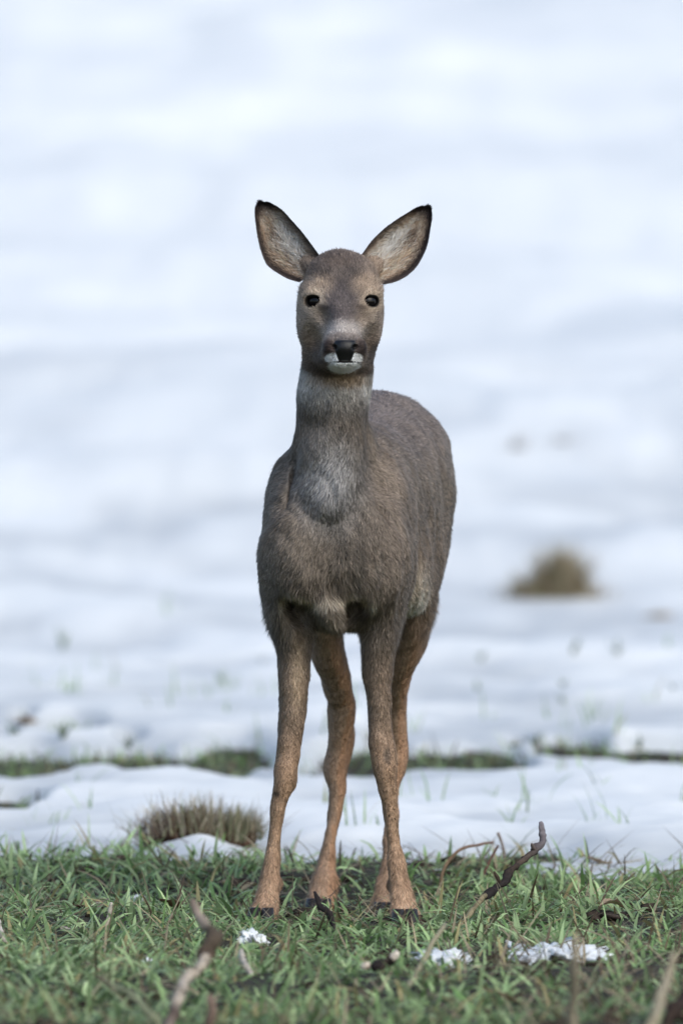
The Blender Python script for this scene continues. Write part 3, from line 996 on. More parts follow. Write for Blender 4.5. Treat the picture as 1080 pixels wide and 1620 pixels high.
# ------------------------------------------------------------------ grass
def blades(x, y, z, length, width, az, bend, lean, c0, c1, seg=4):
    """curved tapering leaf blades; returns vertices, quads, tris, colours"""
    n = len(x)
    dirh = np.stack([np.cos(az), np.sin(az), 0 * az], 1)
    side = np.stack([-np.sin(az), np.cos(az), 0 * az], 1)
    tw = rng.normal(0, .5, n)[:, None]
    p = np.stack([x, y, z], 1)
    V = []; Cc = []
    ang = lean.copy()
    prof = [0.75, 1.0, 0.85, 0.55, 0.0]
    for k in range(seg + 1):
        w = (width * prof[k])[:, None] * .5
        sd = side * np.cos(tw * k / seg) + np.array([0, 0, 1.0]) * np.sin(tw * k / seg)
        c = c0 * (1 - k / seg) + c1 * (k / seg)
        if k < seg:
            V += [p - sd * w, p + sd * w]; Cc += [c, c]
        else:
            V += [p]; Cc += [c]
        st = (length / seg)[:, None]
        p = p + st * (dirh * np.sin(ang)[:, None] + np.array([0, 0, 1.0]) * np.cos(ang)[:, None])
        ang = ang + bend / seg
    m = 2 * seg + 1
    V = np.stack(V, 1).reshape(-1, 3); Cc = np.stack(Cc, 1).reshape(-1, 3)
    b = np.arange(n)[:, None] * m
    Q = np.concatenate([b + np.array([[2 * k, 2 * k + 1, 2 * k + 3, 2 * k + 2]]) for k in range(seg - 1)])
    T = b + np.array([[2 * seg - 2, 2 * seg - 1, 2 * seg]])
    return V, Q, T, Cc


def grass_patch(n, xr, yr, keep):
    x = rng.uniform(*xr, n); y = rng.uniform(*yr, n)
    m = rng.random(n) < keep(x, y)
    return x[m], y[m]


def field_density(x, y):
    e = edge_y(x)
    d = (1 - smooth(-.05, .16, y - e))
    bare = smooth(.06, .28, fbm(x * 3.3, y * 2.2, 81, 3))
    d = d * (1 - .62 * bare)
    for (fx_, fy_) in ((413, -.05), (640, -.05), (504, .46), (611, .41)):
        q = (((x - (fx_ - 540) / 1100) / .055) ** 2 + ((y - fy_ + .05) / .09) ** 2)
        d = d * (1 - .75 * np.exp(-q))
    return d


CLEAR = [(602, 1556, 42), (390, 1556, 26), (8, 1512, 26), (10, 1542, 30), (880, 1536, 70), (700, 1540, 52), (400, 1508, 32), (968, 1468, 26), (945, 1392, 30), (160, 1456, 40), (106, 1492, 18), (800, 1610, 36), (640, 1474, 40)]
CLEAR = [(*G(a_, b_)[:2], c_ / 1100) for (a_, b_, c_) in CLEAR]
_fd = field_density


def field_density(x, y):
    d = _fd(x, y)
    for (cx, cy, r) in CLEAR:
        d = d * (1 - .75 * np.exp(-((x - cx) / r) ** 4 - ((y - cy) / .13) ** 4))
    return d


def green(n, x, y):
    a = lin(98, 127, 74, 1.7); b = lin(148, 166, 122, 1.6); c = lin(78, 104, 60, 1.6)
    t = rng.random(n)[:, None]; s = np.clip(.5 + 1.4 * fbm(x * 2.5, y * 2.5, 91, 3), 0, 1)[:, None]
    base = (c * (1 - s) + a * s) * (1 - t) + b * t
    yel = (rng.random(n) < .10)[:, None]
    base = np.where(yel, lin(168, 158, 112), base)
    return base * rng.lognormal(0, .20, n)[:, None]


packs = []
# the near field, dense where the picture looks and thinner to the sides
for (n, xr, yr) in ((56000, (-.75, .75), (-2.3, 1.9)), (14000, (-2.2, 2.2), (-4.2, 2.2))):
    x, y = grass_patch(n, xr, yr, field_density)
    k = len(x)
    L = rng.gamma(5, .0083, k) * (1 + .5 * fbm(x * 3, y * 3, 95, 2))
    L = np.clip(L, .02, .080)
    tuft_az = 2 * np.pi * (noise2(x * 14, y * 14, 101) + .5) * 1.6
    az = tuft_az + rng.normal(0, 1.1, k)
    g1 = green(k, x, y)
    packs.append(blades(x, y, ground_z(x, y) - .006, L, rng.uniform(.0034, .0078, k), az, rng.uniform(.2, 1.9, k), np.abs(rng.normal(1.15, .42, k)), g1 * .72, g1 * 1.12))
# melted bands behind, and blades that reach through the thin snow
for (n, xr, yr, thr) in ((60000, (-1.2, 1.2), (1.3, 6.6), 0), (12000, (-4, 4), (1.3, 9), 0)):
    x, y = grass_patch(n, xr, yr, lambda x, y: smooth(.016, -.008, snow_t(x, y)) * smooth(0, .1, y - edge_y(x)) * np.clip(.9 + 1.2 * fbm(x * 5, y * 2, 111, 3), .05, 1) * .8)
    k = len(x)
    L = np.clip(rng.gamma(6, .0062, k), .012, .065)
    g1 = green(k, x, y)
    brown = (rng.random(k) < .34)[:, None]
    g1 = np.where(brown, lin(112, 98, 82), g1)
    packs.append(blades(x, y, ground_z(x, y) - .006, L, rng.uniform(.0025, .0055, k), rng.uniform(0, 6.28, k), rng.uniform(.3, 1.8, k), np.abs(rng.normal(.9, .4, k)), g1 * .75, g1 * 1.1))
nt_ = 260
tx = rng.uniform(-1.5, 1.5, nt_); ty = 1.3 + rng.gamma(1.6, 2.1, nt_)
keep = rng.random(nt_) < np.clip(.45 + 1.5 * fbm(tx * 1.2, ty * .6, 121, 2), 0, 1) * (1 - .6 * smooth(5, 10, ty))
tx, ty = tx[keep], ty[keep]
k = 4
x = np.repeat(tx, k) + rng.normal(0, .012, len(tx) * k); y = np.repeat(ty, k) + rng.normal(0, .012, len(tx) * k)
g1 = green(len(x), x, y)
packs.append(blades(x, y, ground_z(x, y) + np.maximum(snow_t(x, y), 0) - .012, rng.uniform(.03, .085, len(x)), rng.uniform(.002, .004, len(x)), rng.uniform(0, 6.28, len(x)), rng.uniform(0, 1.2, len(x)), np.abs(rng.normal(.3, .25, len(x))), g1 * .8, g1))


def join(packs):
    Vs, Qs, Ts, Cs = [], [], [], []; off = 0
    for (V, Q, T, Cc) in packs:
        Vs.append(V); Qs.append(Q + off); Ts.append(T + off); Cs.append(Cc); off += len(V)
    return np.concatenate(Vs), np.concatenate(Qs), np.concatenate(Ts), np.clip(np.concatenate(Cs), 0, .9)


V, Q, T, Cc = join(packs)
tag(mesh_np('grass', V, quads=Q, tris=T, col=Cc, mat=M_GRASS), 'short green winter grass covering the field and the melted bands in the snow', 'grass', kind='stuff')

# dry straw and dead blades lying between the green ones
x, y = grass_patch(15000, (-1.2, 1.2), (-2.6, 1.8), lambda x, y: field_density(x, y) * .35 + .5 * (y < edge_y(x) + .1) * smooth(.0, .3, fbm(x * 3.3, y * 2.2, 81, 3)))
k = len(x)
c0 = np.where((rng.random(k) < .5)[:, None], lin(168, 154, 128), lin(112, 96, 76)) * rng.lognormal(0, .2, k)[:, None]
packs = [blades(x, y, ground_z(x, y) + .004, rng.uniform(.03, .10, k), rng.uniform(.0015, .0042, k), rng.uniform(0, 6.28, k), rng.uniform(-.2, .8, k), np.clip(rng.normal(1.15, .3, k), .2, 1.5), c0 * .8, c0)]
V, Q, T, Cc = join(packs)
tag(mesh_np('dry_grass', V, quads=Q, tris=T, col=Cc, mat=M_DRY), 'pale dead straw lying among the green blades', 'straw', kind='stuff')


# ------------------------------------------------------------------ lumps: clods, snow remnants
def lump(c, r, seed, rough=.35, flat=.25, nu=22, nv=12, fr=1.0):
    th = np.linspace(0, 2 * np.pi, nu, endpoint=False); ph = np.linspace(0, np.pi, nv)
    T_, F_ = np.meshgrid(th, ph, indexing='ij')
    u = np.stack([np.sin(F_) * np.cos(T_), np.sin(F_) * np.sin(T_), np.cos(F_)], -1)
    k = 1 + rough * (fbm(u[..., 0] * 1.7 * fr + u[..., 2] * 1.3 + seed, u[..., 1] * 1.7 * fr + seed * 2.3 - u[..., 2], 131, 4)) * 1.6
    p = u * k[..., None] * np.array(r)
    p[..., 2] = np.maximum(p[..., 2], -r[2] * flat)
    V = p.reshape(-1, 3) + np.array(c)
    Q = []
    for i in range(nu):
        for j in range(nv - 1):
            a = i * nv + j; b = ((i + 1) % nu) * nv + j
            Q.append((a, a + 1, b + 1, b))
    return V, np.array(Q)


# crumbs of soil between the blades: too many to count
nS = 900
x = rng.uniform(-1.2, 1.2, nS); y = rng.uniform(-2.4, 1.7, nS)
m = (y < edge_y(x)) & (rng.random(nS) < .25 + .75 * smooth(.05, .3, fbm(x * 3.3, y * 2.2, 81, 3)))
Vs, Qs, off = [], [], 0
for k, (a, b) in enumerate(zip(x[m], y[m])):
    r = min(rng.gamma(3, .0030), .013)
    v, q_ = lump((a, b, float(ground_z(a, b)) + r * .2), (r * rng.uniform(.8, 1.5), r, r * .7), k * .7, .5, .4, 9, 6)
    Vs.append(v); Qs.append(q_ + off); off += len(v)
V = np.concatenate(Vs)
tag(mesh_np('soil_crumbs', V, quads=np.concatenate(Qs), col=np.tile((.045, .034, .026), (len(V), 1)) * rng.uniform(.6, 1.4, (len(V), 1)), mat=M_CLOD), 'dark crumbs of wet soil between the blades of grass', 'soil', kind='stuff')


def snow_patch(px, py, w, seed, label, group=None):
    c = G(px, py)
    r = w * (c[1] - CAM[1]) / FPX * .5
    V, Q = lump((c[0], c[1], c[2] + .006), (r, r * 2.6, .008), seed, .75, .6, 64, 20, 2.0)
    V[:, 2] += .012 * fbm(V[:, 0] * 30, V[:, 1] * 18, 141 + int(seed), 2)
    tag(mesh_np('snow_patch', V, quads=Q, mat=M_SNOW), label, 'snow', group or 'snow remnants in the grass')


snow_patch(880, 1516, 120, 1.3, 'widest remnant of melting snow lying in the grass')
snow_patch(700, 1524, 84, 2.9, 'narrow snow remnant beside the widest one in the grass')
snow_patch(400, 1494, 36, 4.1, 'small broken snow remnant in grass before the front hoof')
snow_patch(236, 1531, 14, 5.2, 'tiny white crumb of snow among green blades')
snow_patch(216, 1436, 18, 8.2, 'bit of snow caught in grass beside the pale stalk')


# ------------------------------------------------------------------ sticks and stems
def tube(pts, rad, sides=9, knob=.18, seed=0, sub_=5):
    pts = np.array(pts, float); rad = np.array(rad, float)
    d = np.concatenate([[0], np.cumsum(np.linalg.norm(np.diff(pts, axis=0), axis=1))])
    n = (len(pts) - 1) * sub_ + 1
    cx = np.stack([cat(d, pts[:, k], n)[1] for k in range(3)], 1); rr = cat(d, rad, n)[1]
    L = d[-1]; s = np.linspace(0, L, n)
    cx = cx + np.stack([noise2(s / .02, 0 * s + seed + k, 151) for k in range(3)], 1) * rr[:, None] * 1.1
    t = nrmz(np.gradient(cx, axis=0))
    ref = np.array([0.3, 1, 0.2]); u = nrmz(np.cross(t, ref)); v = np.cross(t, u)
    th = np.linspace(0, 2 * np.pi, sides, endpoint=False)
    kn = 1 + knob * 2 * noise2(s[:, None] / .012, np.cos(th)[None, :] * 1.5 + seed, 152) + knob * 1.5 * noise2(s[:, None] / .004, th[None, :] * 2 + seed, 153)
    ring = cx[:, None, :] + (np.cos(th)[None, :, None] * u[:, None, :] + np.sin(th)[None, :, None] * v[:, None, :]) * (rr[:, None] * kn)[..., None]
    V = np.concatenate([ring.reshape(-1, 3), cx[:1], cx[-1:]])
    Q = [(i * sides + j, i * sides + (j + 1) % sides, (i + 1) * sides + (j + 1) % sides, (i + 1) * sides + j) for i in range(n - 1) for j in range(sides)]
    T = [((j + 1) % sides, j, n * sides) for j in range(sides)] + [((n - 1) * sides + j, (n - 1) * sides + (j + 1) % sides, n * sides + 1) for j in range(sides)]
    S = np.concatenate([np.repeat(s / L, sides), [0, 1]])
    return V, np.array(Q), np.array(T), S


def stem(name, label, cat_, rows, cols, mat=None, knob=.18, seed=0, parent=None, group=None, sides=9):
    """rows: (px, py, Y, radius in px); cols: colour stops along it"""
    pts = [P(a, b, Y) for (a, b, Y, r) in rows]
    rad = [r * (Y - CAM[1]) / FPX for (a, b, Y, r) in rows]
    V, Q, T, S = tube(pts, rad, sides, knob * 1.35, seed)
    ss = [c[0] for c in cols]
    col = np.stack([np.interp(S, ss, [lin(*c[1])[k] for c in cols]) for k in range(3)], 1)
    o = mesh_np(name, V, quads=Q, tris=T, col=col, mat=mat or M_BARK, parent=parent)
    if label: tag(o, label, cat_, group)
    return o


g = G(712, 1475)
tw = empty('broken_twig', g)
tag(tw, 'dark knobbly broken twig rising from grass with an upright grey tip', 'twig')
stem('shoot', None, None, [(712, 1474, g[1], 3.5), (735, 1455, g[1] + .04, 4), (755, 1430, g[1] + .10, 4.2), (766, 1417, g[1] + .13, 4.6)], [(0, (150, 138, 112)), (1, (128, 118, 92))], parent=tw, seed=1)
stem('bark_section', None, None, [(764, 1418, g[1] + .13, 6), (778, 1410, g[1] + .15, 6.6), (792, 1397, g[1] + .17, 5.8), (806, 1382, g[1] + .2, 6), (819, 1370, g[1] + .22, 5)], [(0, (40, 36, 36)), (.6, (44, 38, 36)), (1, (70, 58, 50))], parent=tw, seed=2, knob=.3)
stem('grey_tip', None, None, [(817, 1371, g[1] + .22, 4.6), (832, 1355, g[1] + .24, 4.4), (848, 1346, g[1] + .26, 6), (856, 1336, g[1] + .27, 5), (857, 1318, g[1] + .28, 4.4), (857, 1306, g[1] + .28, 4.6), (854, 1300, g[1] + .28, 2.4)], [(0, (82, 68, 58)), (.45, (78, 70, 68)), (1, (128, 122, 128))], parent=tw, seed=3, knob=.3)
stem('side_shoot', None, None, [(846, 1348, g[1] + .26, 4), (843, 1341, g[1] + .25, 3.4), (841, 1335, g[1] + .245, 1.6)], [(0, (82, 70, 64)), (1, (110, 100, 96))], parent=tw, seed=31)
stem('side_shoot', None, None, [(790, 1398, g[1] + .17, 4), (784, 1388, g[1] + .16, 3), (781, 1380, g[1] + .155, 1.6)], [(0, (48, 40, 38)), (1, (90, 78, 66))], parent=tw, seed=32)
yy = G(700, 1410)[1]
stem('curved_stem', 'thin brown dry stem arching over the grass towards the broken twig', 'stem', [(696, 1412, yy, 2.6), (697, 1395, yy, 2.6), (706, 1368, yy + .03, 2.6), (724, 1347, yy + .06, 2.4), (750, 1337, yy + .09, 2.2), (781, 1332, yy + .12, 1.5)], [(0, (112, 96, 72)), (1, (120, 92, 80))], seed=4)
stem('red_twig', 'straight thin reddish twig leaning between arching stem and broken twig', 'twig', [(750, 1416, yy, 2.6), (760, 1392, yy + .02, 2.5), (771, 1368, yy + .04, 2.3), (780, 1350, yy + .05, 2), (788, 1338, yy + .06, 1.6)], [(0, (92, 64, 52)), (1, (96, 74, 66))], seed=5)
yy = G(790, 1400)[1] + .25
stem('dry_stem', 'faint upright dry stem behind the reddish twig', 'stem', [(800, 1385, yy, 2.4), (797, 1350, yy, 2.2), (790, 1325, yy, 2), (787, 1318, yy, 2.6)], [(0, (120, 108, 96)), (1, (128, 112, 104))], seed=6)
g = G(533, 1487)
stem('dark_twig', 'short black twig leaning against grass in front of the hind hoof', 'twig', [(537, 1486, g[1], 3.2), (530, 1468, g[1] + .03, 4.4), (520, 1450, g[1] + .05, 5.5), (511, 1437, g[1] + .06, 5), (503, 1425, g[1] + .07, 3.6), (497, 1412, g[1] + .08, 2.2)], [(0, (44, 38, 36)), (1, (40, 34, 34))], seed=7, knob=.35)
g = G(240, 1480)
stem('thin_stem', 'very thin dark upright stem standing in the grass', 'stem', [(241, 1482, g[1], 1.8), (240, 1462, g[1], 1.8), (238, 1440, g[1], 1.6), (226, 1416, g[1], 1.2)], [(0, (70, 58, 48)), (1, (80, 68, 56))], seed=8)
g = G(170, 1470)
stem('pale_stalk', 'short pale straw stalk leaning by dead brown leaves', 'stalk', [(168, 1466, g[1], 3.2), (174, 1446, g[1], 3.4), (177, 1428, g[1], 2.4)], [(0, (178, 166, 150)), (1, (190, 182, 170))], seed=9)
g = G(388, 1545)
stem('stalk_fragment', 'white split stalk fragment lying below the small snow remnant', 'stalk', [(398, 1545, g[1], 5), (390, 1530, g[1] + .02, 5.5), (385, 1512, g[1] + .04, 4.6), (384, 1502, g[1] + .05, 3)], [(0, (196, 186, 176)), (1, (186, 176, 164))], seed=10, knob=.3)
g = G(5, 1500)
stem('stalk_fragment', 'white split stalk fragment beside the dark clod', 'stalk', [(14, 1500, g[1], 5), (6, 1486, g[1], 5.5), (0, 1468, g[1] + .02, 4), (-3, 1455, g[1] + .02, 3)], [(0, (180, 168, 160)), (1, (206, 198, 192))], seed=11, knob=.3)
# foreground stalks, out of focus
g = G(262, 1640); Yf = g[1]
st_ = empty('old_stalk', g)
tag(st_, 'thick pale old stalk with a dark broken joint', 'stalk')
stem('lower_stem', None, None, [(266, 1640, Yf, 10), (276, 1600, Yf + .06, 9), (284, 1572, Yf + .10, 9), (300, 1545, Yf + .16, 9), (318, 1520, Yf + .2, 10), (328, 1508, Yf + .22, 9)], [(0, (150, 136, 122)), (.25, (80, 66, 60)), (.36, (176, 164, 150)), (1, (190, 178, 162))], parent=st_, seed=12)
stem('joint', None, None, [(322, 1514, Yf + .22, 9), (334, 1500, Yf + .24, 15), (340, 1486, Yf + .25, 14), (334, 1470, Yf + .26, 9)], [(0, (92, 78, 66)), (1, (84, 76, 66))], parent=st_, seed=13, knob=.35)
stem('upper_stem', None, None, [(336, 1478, Yf + .26, 8), (326, 1462, Yf + .28, 8), (315, 1445, Yf + .30, 7), (303, 1424, Yf + .32, 4)], [(0, (100, 94, 80)), (.6, (168, 152, 138)), (1, (110, 96, 86))], parent=st_, seed=14)
g = G(340, 1640)
stem('brown_stub', 'blurred brown stub standing beside the thick pale stalk', 'stalk', [(338, 1645, g[1], 8), (334, 1610, g[1], 8), (331, 1580, g[1], 6), (330, 1572, g[1], 4)], [(0, (104, 88, 76)), (1, (128, 110, 98))], seed=15)
g = G(262, 1650)
stem('arched_stalk', 'pale green stalk arching over the grass into the thick stalk', 'stalk', [(258, 1640, g[1], 6), (246, 1612, g[1], 6), (224, 1588, g[1] + .02, 6), (196, 1568, g[1] + .04, 5.5), (170, 1556, g[1] + .05, 5), (155, 1545, g[1] + .05, 5)], [(0, (136, 140, 112)), (.8, (128, 134, 108)), (1, (90, 80, 72))], seed=16)
for (rows, lab, sd_) in (([(905, 1700, -3.0, 10), (905, 1640, -3.0, 9), (907, 1570, -3.02, 8.5), (908, 1510, -3.05, 7), (909, 1478, -3.05, 4)], 'soft pale upright stalk in front of the widest snow remnant', 17),
                         ([(1008, 1700, -2.9, 10), (1024, 1640, -2.9, 9.5), (1042, 1580, -2.85, 8.5), (1058, 1535, -2.8, 7), (1066, 1505, -2.8, 4)], 'soft pale stalk leaning over grass near the dark stick', 18)):
    stem('blurred_stalk', lab, 'stalk', rows, [(0, (150, 142, 120)), (1, (158, 148, 128))], seed=sd_)
g = G(640, 1590)
stem('leaning_straw', 'long pale straw leaning across grass towards the broken twig', 'straw', [(632, 1590, g[1], 5), (655, 1545, g[1] + .15, 4.5), (680, 1500, g[1] + .3, 4), (704, 1462, g[1] + .42, 3)], [(0, (140, 138, 110)), (1, (160, 150, 124))], seed=19)
g = G(1050, 1640)
stem('dark_stick', 'thick dark rotten stick poking out of the grass beside a pale leaning stalk', 'stick', [(1036, 1650, g[1], 11), (1052, 1618, g[1], 12), (1072, 1596, g[1] + .03, 13), (1095, 1578, g[1] + .05, 12), (1125, 1560, g[1] + .06, 9)], [(0, (60, 48, 42)), (1, (54, 44, 40))], seed=20, knob=.35)
g = G(600, 1545)
lg_ = empty('rotten_stick', g)
tag(lg_, 'short black rotten stick with two pale cut ends lying in grass', 'stick')
stem('bark_section', None, None, [(584, 1529, g[1], 7), (596, 1526, g[1], 9), (610, 1524, g[1] + .01, 9), (622, 1517, g[1] + .01, 7)], [(0, (36, 30, 30)), (1, (40, 34, 32))], parent=lg_, seed=21, knob=.4)
stem('cut_end', None, None, [(574, 1531, g[1] - .002, 5), (580, 1529, g[1] - .002, 6.5), (586, 1528, g[1], 5)], [(0, (214, 202, 188)), (1, (190, 176, 160))], parent=lg_, seed=22)
stem('cut_end', None, None, [(618, 1517, g[1] + .01, 5), (624, 1512, g[1] + .01, 7), (629, 1507, g[1] + .012, 4.5)], [(0, (190, 176, 160)), (1, (216, 206, 194))], parent=lg_, seed=23)

# clods of earth one can pick out
for (px, py, w, h, lab) in ((8, 1526, 34, 14, 'dark clod of earth beside a white split stalk fragment'), (640, 1462, 62, 12, 'flat dark clod of trodden earth under the front hoof'),
                            (478, 1452, 40, 10, 'dark trodden earth clod beside the hind hoof'), (375, 1402, 30, 9, 'brown earth clod behind the front hoof'), (272, 1440, 60, 9, 'brown earth showing between tufts of grass'),
                            (950, 1455, 70, 10, 'bare brown earth clod by the dead curled leaf'), (590, 1620, 60, 12, 'dark clod of earth below the black rotten stick')):
    c = G(px, py); sc_ = (c[1] - CAM[1]) / FPX
    V, Q = lump((c[0], c[1], c[2] + h * sc_ * .35), (w * sc_ * .5, w * sc_ * .7, h * sc_ * .8), px * .37, .6, .6, 28, 14, 2)
    tag(mesh_np('earth_clod', V, quads=Q, col=np.tile(lin(66, 56, 50), (len(V), 1)), mat=M_CLOD), lab, 'clod', 'clods of earth in the grass')


# dead leaves
def dead_leaf(px, py, size, az, c, lab):
    p = G(px, py); s = size * (p[1] - CAM[1]) / FPX
    nu, nv = 12, 7
    u = np.linspace(0, 1, nu)[:, None]; v = np.linspace(-1, 1, nv)[None, :]
    w = .30 * np.sin(np.pi * np.clip(u * .96 + .02, 0, 1)) ** .8 * (1 + .12 * np.sin(u * 26))
    a = (u - .5) + 0 * v; b = v * w
    hgt = .16 + .18 * np.sin(u * 3.0 + px) + .35 * (v * w) ** 2 * 4 + .06 * noise2(u * 5 + px, v * 3, 161) + .22
    ca, sa = math.cos(az), math.sin(az)
    V = np.stack([a * ca - b * sa, a * sa + b * ca, hgt + 0 * a], -1).reshape(-1, 3) * s + p
    V2 = V.copy(); V2[:, 2] -= .0012
    Q = [(i * nv + j, (i + 1) * nv + j, (i + 1) * nv + j + 1, i * nv + j + 1) for i in range(nu - 1) for j in range(nv - 1)]
    k = nu * nv
    Q2 = [tuple(k + t for t in q_[::-1]) for q_ in Q]
    col = np.tile(lin(*c), (2 * k, 1)) * (1 + .4 * noise2(np.tile(np.repeat(np.arange(nu), nv), 2) * .8, np.tile(np.tile(np.arange(nv), nu), 2) * .8, 163))[:, None]
    tag(mesh_np('dead_leaf', np.concatenate([V, V2]), quads=np.array(Q + Q2), col=col, mat=M_DRY), lab, 'leaf', 'dead leaves in the grass')


for (px, py, s, az, c, lab) in ((968, 1452, 44, .4, (170, 150, 126), 'pale curled dead leaf standing in grass by bare earth'), (945, 1376, 46, .1, (166, 146, 124), 'tan dead leaf at the snow edge'),
                                (162, 1442, 34, 1.2, (150, 128, 118), 'pinkish dead leaf under the pale stalk'), (135, 1446, 40, .3, (92, 66, 54), 'dark brown dead leaf beside the pinkish one'),
                                (104, 1478, 28, 2.0, (190, 178, 170), 'bleached dead leaf standing on edge in grass'), (800, 1598, 60, .1, (150, 132, 104), 'tan dead leaf lying flat in foreground grass'),
                                (272, 1452, 54, .8, (110, 84, 70), 'russet dead leaf by the thin dark stem'), (812, 1474, 20, .9, (176, 168, 150), 'small bleached leaf in the grass below the broken twig'),
                                (395, 1420, 36, .5, (176, 160, 130), 'straw coloured leaf leaning on the front hoof')):
    dead_leaf(px, py, s, az, c, lab)


# ------------------------------------------------------------------ tussocks on the snow
def tussock_blades(base, n, spread, hgt, cols, lean=.5, bend=.5, shape=None):
    x = base[0] + rng.normal(0, spread[0], n); y = base[1] + rng.normal(0, spread[1], n)
    z = np.full(n, base[2]) + (shape(x - base[0]) if shape else 0)
    az = np.where(rng.random(n) < .5, np.arctan2((y - base[1]) / spread[1], (x - base[0]) / spread[0]) + rng.normal(0, .6, n), rng.uniform(0, 6.28, n))
    c = np.array([lin(*cols[i]) for i in rng.integers(0, len(cols), n)]) * rng.lognormal(0, .25, n)[:, None]
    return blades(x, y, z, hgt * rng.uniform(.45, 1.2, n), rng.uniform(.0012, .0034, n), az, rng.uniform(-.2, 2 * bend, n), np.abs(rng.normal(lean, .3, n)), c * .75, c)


# the upturned sod at the edge of the grass
base = G(318, 1352)
sod = empty('upturned_sod', base)
tag(sod, 'upturned brown sod of matted roots and dry grass at the snow edge', 'sod')
pts = [P(a, b, SODY) for (a, b) in ((230, 1332), (250, 1318), (278, 1310), (310, 1312), (336, 1322), (364, 1328), (392, 1324), (400, 1316))]
V, Q, T, S = tube(pts, np.array([8, 13, 16, 15, 17, 20, 16, 8]) * 19.6 / FPX, 16, .35, 33, 6)
V[:, 2] += .012 * fbm(V[:, 0] * 90, V[:, 1] * 90 + V[:, 2] * 70, 171, 4)
V[:, 1] = SODY + (V[:, 1] - SODY) * 2.2
mesh_np('root_mat', V, quads=Q, tris=T, col=np.tile(lin(78, 60, 50), (len(V), 1)) * (1 + .5 * fbm(V[:, 0] * 60, V[:, 2] * 60, 172, 3))[:, None], mat=M_CLOD, parent=sod)
pk = []
mid = P(318, 1322, SODY)
arch = lambda dx: np.interp(dx * 1010, [-85, -50, 0, 45, 80], [-.008, .004, .004, -.008, -.002])
pk.append(tussock_blades(mid, 800, (.043, .03), .066, [(182, 168, 146), (150, 134, 112), (198, 188, 164), (156, 154, 120), (130, 114, 92)], .6, .3, arch))
pk.append(tussock_blades(P(375, 1330, SODY), 350, (.016, .025), .055, [(140, 140, 110), (170, 158, 132), (116, 124, 90)], .4, .3))
pk.append(tussock_blades(P(262, 1322, SODY), 200, (.02, .025), .05, [(150, 130, 112), (126, 108, 94)], .7, .3))
V, Q, T, Cc = join(pk)
o = mesh_np('dry_stems', V, quads=Q, tris=T, col=Cc, mat=M_DRY, parent=sod); o['kind'] = 'stuff'


def tussock(name, px, py, w, h, n, cols, label, cat_, group=None, peak=.65, core=1.0):
    base = G(px, py, True)
    base[2] += max(float(snow_t(base[0], base[1])), 0)
    sc_ = (base[1] - CAM[1]) / FPX
    e = empty(name, base)
    tag(e, label, cat_, group)
    V, Q = lump(base + np.array([0, 0, h * sc_ * .12]), (w * sc_ * .46 * core, w * sc_ * .4 * core, h * sc_ * .34 * core), px * .1, .5, .35, 26, 14, 2)
    # the mass is highest towards one side
    V[:, 2] = base[2] + (V[:, 2] - base[2]) * (1 + .6 * (peak - .5) * 2 * np.clip((V[:, 0] - base[0]) / (w * sc_ * .5), -1, .6))
    mesh_np('root_mat', V, quads=Q, col=np.tile(lin(140, 122, 96), (len(V), 1)), mat=M_CLOD, parent=e)
    pk = [tussock_blades(base + np.array([(peak - .5) * w * sc_ * .5, 0, h * sc_ * .12]), n, (w * sc_ * .11, w * sc_ * .12), h * sc_ * .80, cols, .40, .25),
          tussock_blades(base + np.array([-.10 * w * sc_, 0, 0]), n, (w * sc_ * .14, w * sc_ * .12), h * sc_ * .52, cols, .5, .3),
          tussock_blades(base + np.array([0, 0, .0]), n, (w * sc_ * .24, w * sc_ * .2), h * sc_ * .34, cols, .7, .3)]
    V, Q, T, Cc = join(pk)
    o = mesh_np('dry_stems', V, quads=Q, tris=T, col=Cc, mat=M_DRY, parent=e); o['kind'] = 'stuff'


BR = [(188, 170, 142), (152, 136, 108), (150, 148, 106), (204, 190, 166), (132, 114, 94)]
tussock('grass_tussock', 876, 950, 146, 92, 800, BR, 'large brown dry grass tussock alone on the snow slope', 'tussock', core=.28)
tussock('grass_tussock', 1040, 978, 50, 12, 60, BR, 'low flat brown tuft beside the large tussock on snow', 'tussock')
tussock('grass_tussock', 815, 712, 40, 34, 18, [(170, 162, 156), (150, 142, 132)], 'faint grey tuft far up the snow slope', 'tussock', core=.12)
tussock('grass_tussock', 890, 704, 90, 18, 22, [(170, 164, 160), (140, 134, 126)], 'faint low stems beside the far grey tuft', 'tussock', core=.15)
tussock('grass_tussock', 40, 1144, 34, 14, 90, [(110, 82, 70), (90, 70, 62)], 'small russet tuft on snow above the melted band', 'tussock')


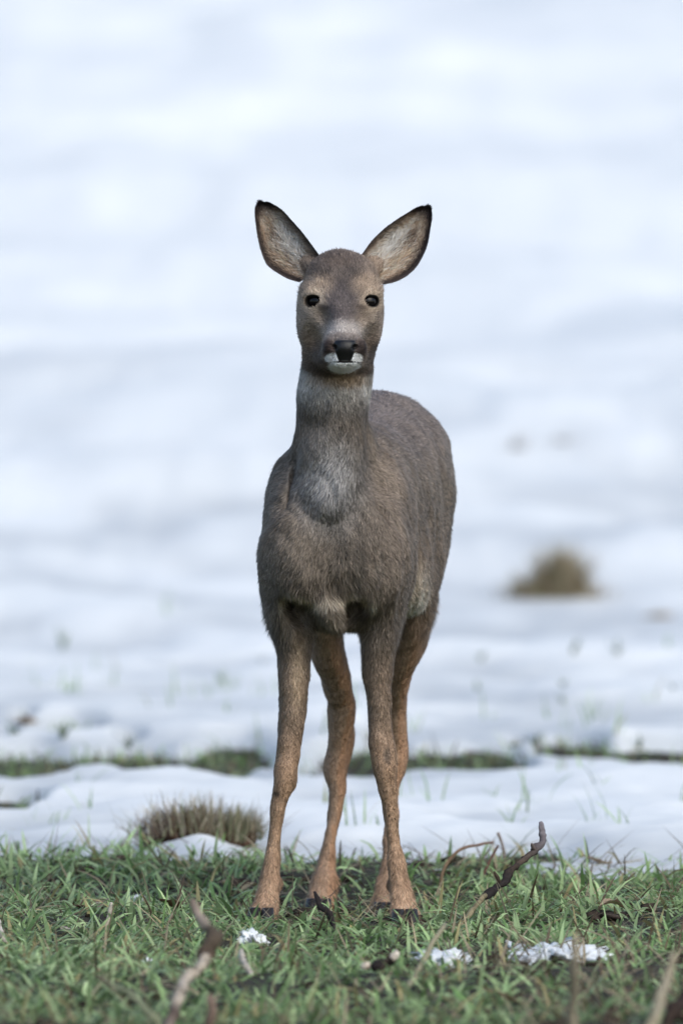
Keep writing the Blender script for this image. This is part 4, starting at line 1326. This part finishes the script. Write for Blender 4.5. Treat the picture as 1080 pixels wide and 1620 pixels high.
def sprig(px, py, h, n, c, lab):
    b = G(px, py, True); b[2] += max(float(snow_t(b[0], b[1])), 0) - .004
    sc_ = (b[1] - CAM[1]) / FPX
    cc = np.tile(lin(*c), (n, 1)) * rng.lognormal(0, .2, n)[:, None]
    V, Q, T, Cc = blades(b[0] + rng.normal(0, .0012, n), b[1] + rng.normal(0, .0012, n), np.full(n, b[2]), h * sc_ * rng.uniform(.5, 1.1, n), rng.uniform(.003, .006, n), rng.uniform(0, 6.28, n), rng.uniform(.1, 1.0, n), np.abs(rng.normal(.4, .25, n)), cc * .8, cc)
    tag(mesh_np('grass_sprig', V, quads=Q, tris=T, col=Cc, mat=M_GRASS), lab, 'grass sprig', 'green sprigs poking through the snow')


for (px, py, h, n, lab) in ((100, 1030, 60, 5, 'tall thin sprig alone on open snow before the slope'), (905, 1035, 36, 8, 'leafy sprig on snow just below the large brown tussock'), (975, 1040, 34, 8, 'leafy sprig on snow below the low flat brown tuft'),
                            (890, 1085, 28, 6, 'second leafy sprig downhill from the large brown tussock'), (760, 1052, 30, 5, 'sparse sprig on snow beside the hind thigh of the deer'), (755, 1095, 26, 4, 'small sprig on snow level with the hock of the deer'),
                            (350, 1080, 30, 6, 'small leafy sprig on snow beside the forearm of the deer'), (890, 1112, 26, 4, 'lowest sprig in the row downhill from the large tussock'), (415, 1050, 24, 4, 'tiny sprig on snow close to the elbow of the deer'),
                            (100, 1168, 44, 14, 'bushy green sprig in the melted gap by the russet tuft'), (205, 1185, 36, 10, 'bushy sprig between the russet tuft and the melted band'), (845, 1180, 30, 7, 'sprig at the upper edge of the melted band beyond the broken twig'),
                            (820, 1345, 70, 4, 'tall single sprig on snow behind the broken twig'), (930, 1365, 60, 3, 'tall sparse sprig at the snow edge by the tan dead leaf'), (25, 1160, 20, 6, 'tiny sprig just below the small russet tuft'),
                            (1010, 1185, 44, 6, 'tall sprig over the dark end of the melted band'), (600, 1178, 26, 7, 'small sprig on snow between the legs of the deer'), (1062, 1090, 24, 4, 'small lone sprig on snow downhill from the low flat tuft')):
    sprig(px, py, h, n, (112, 128, 100), lab)
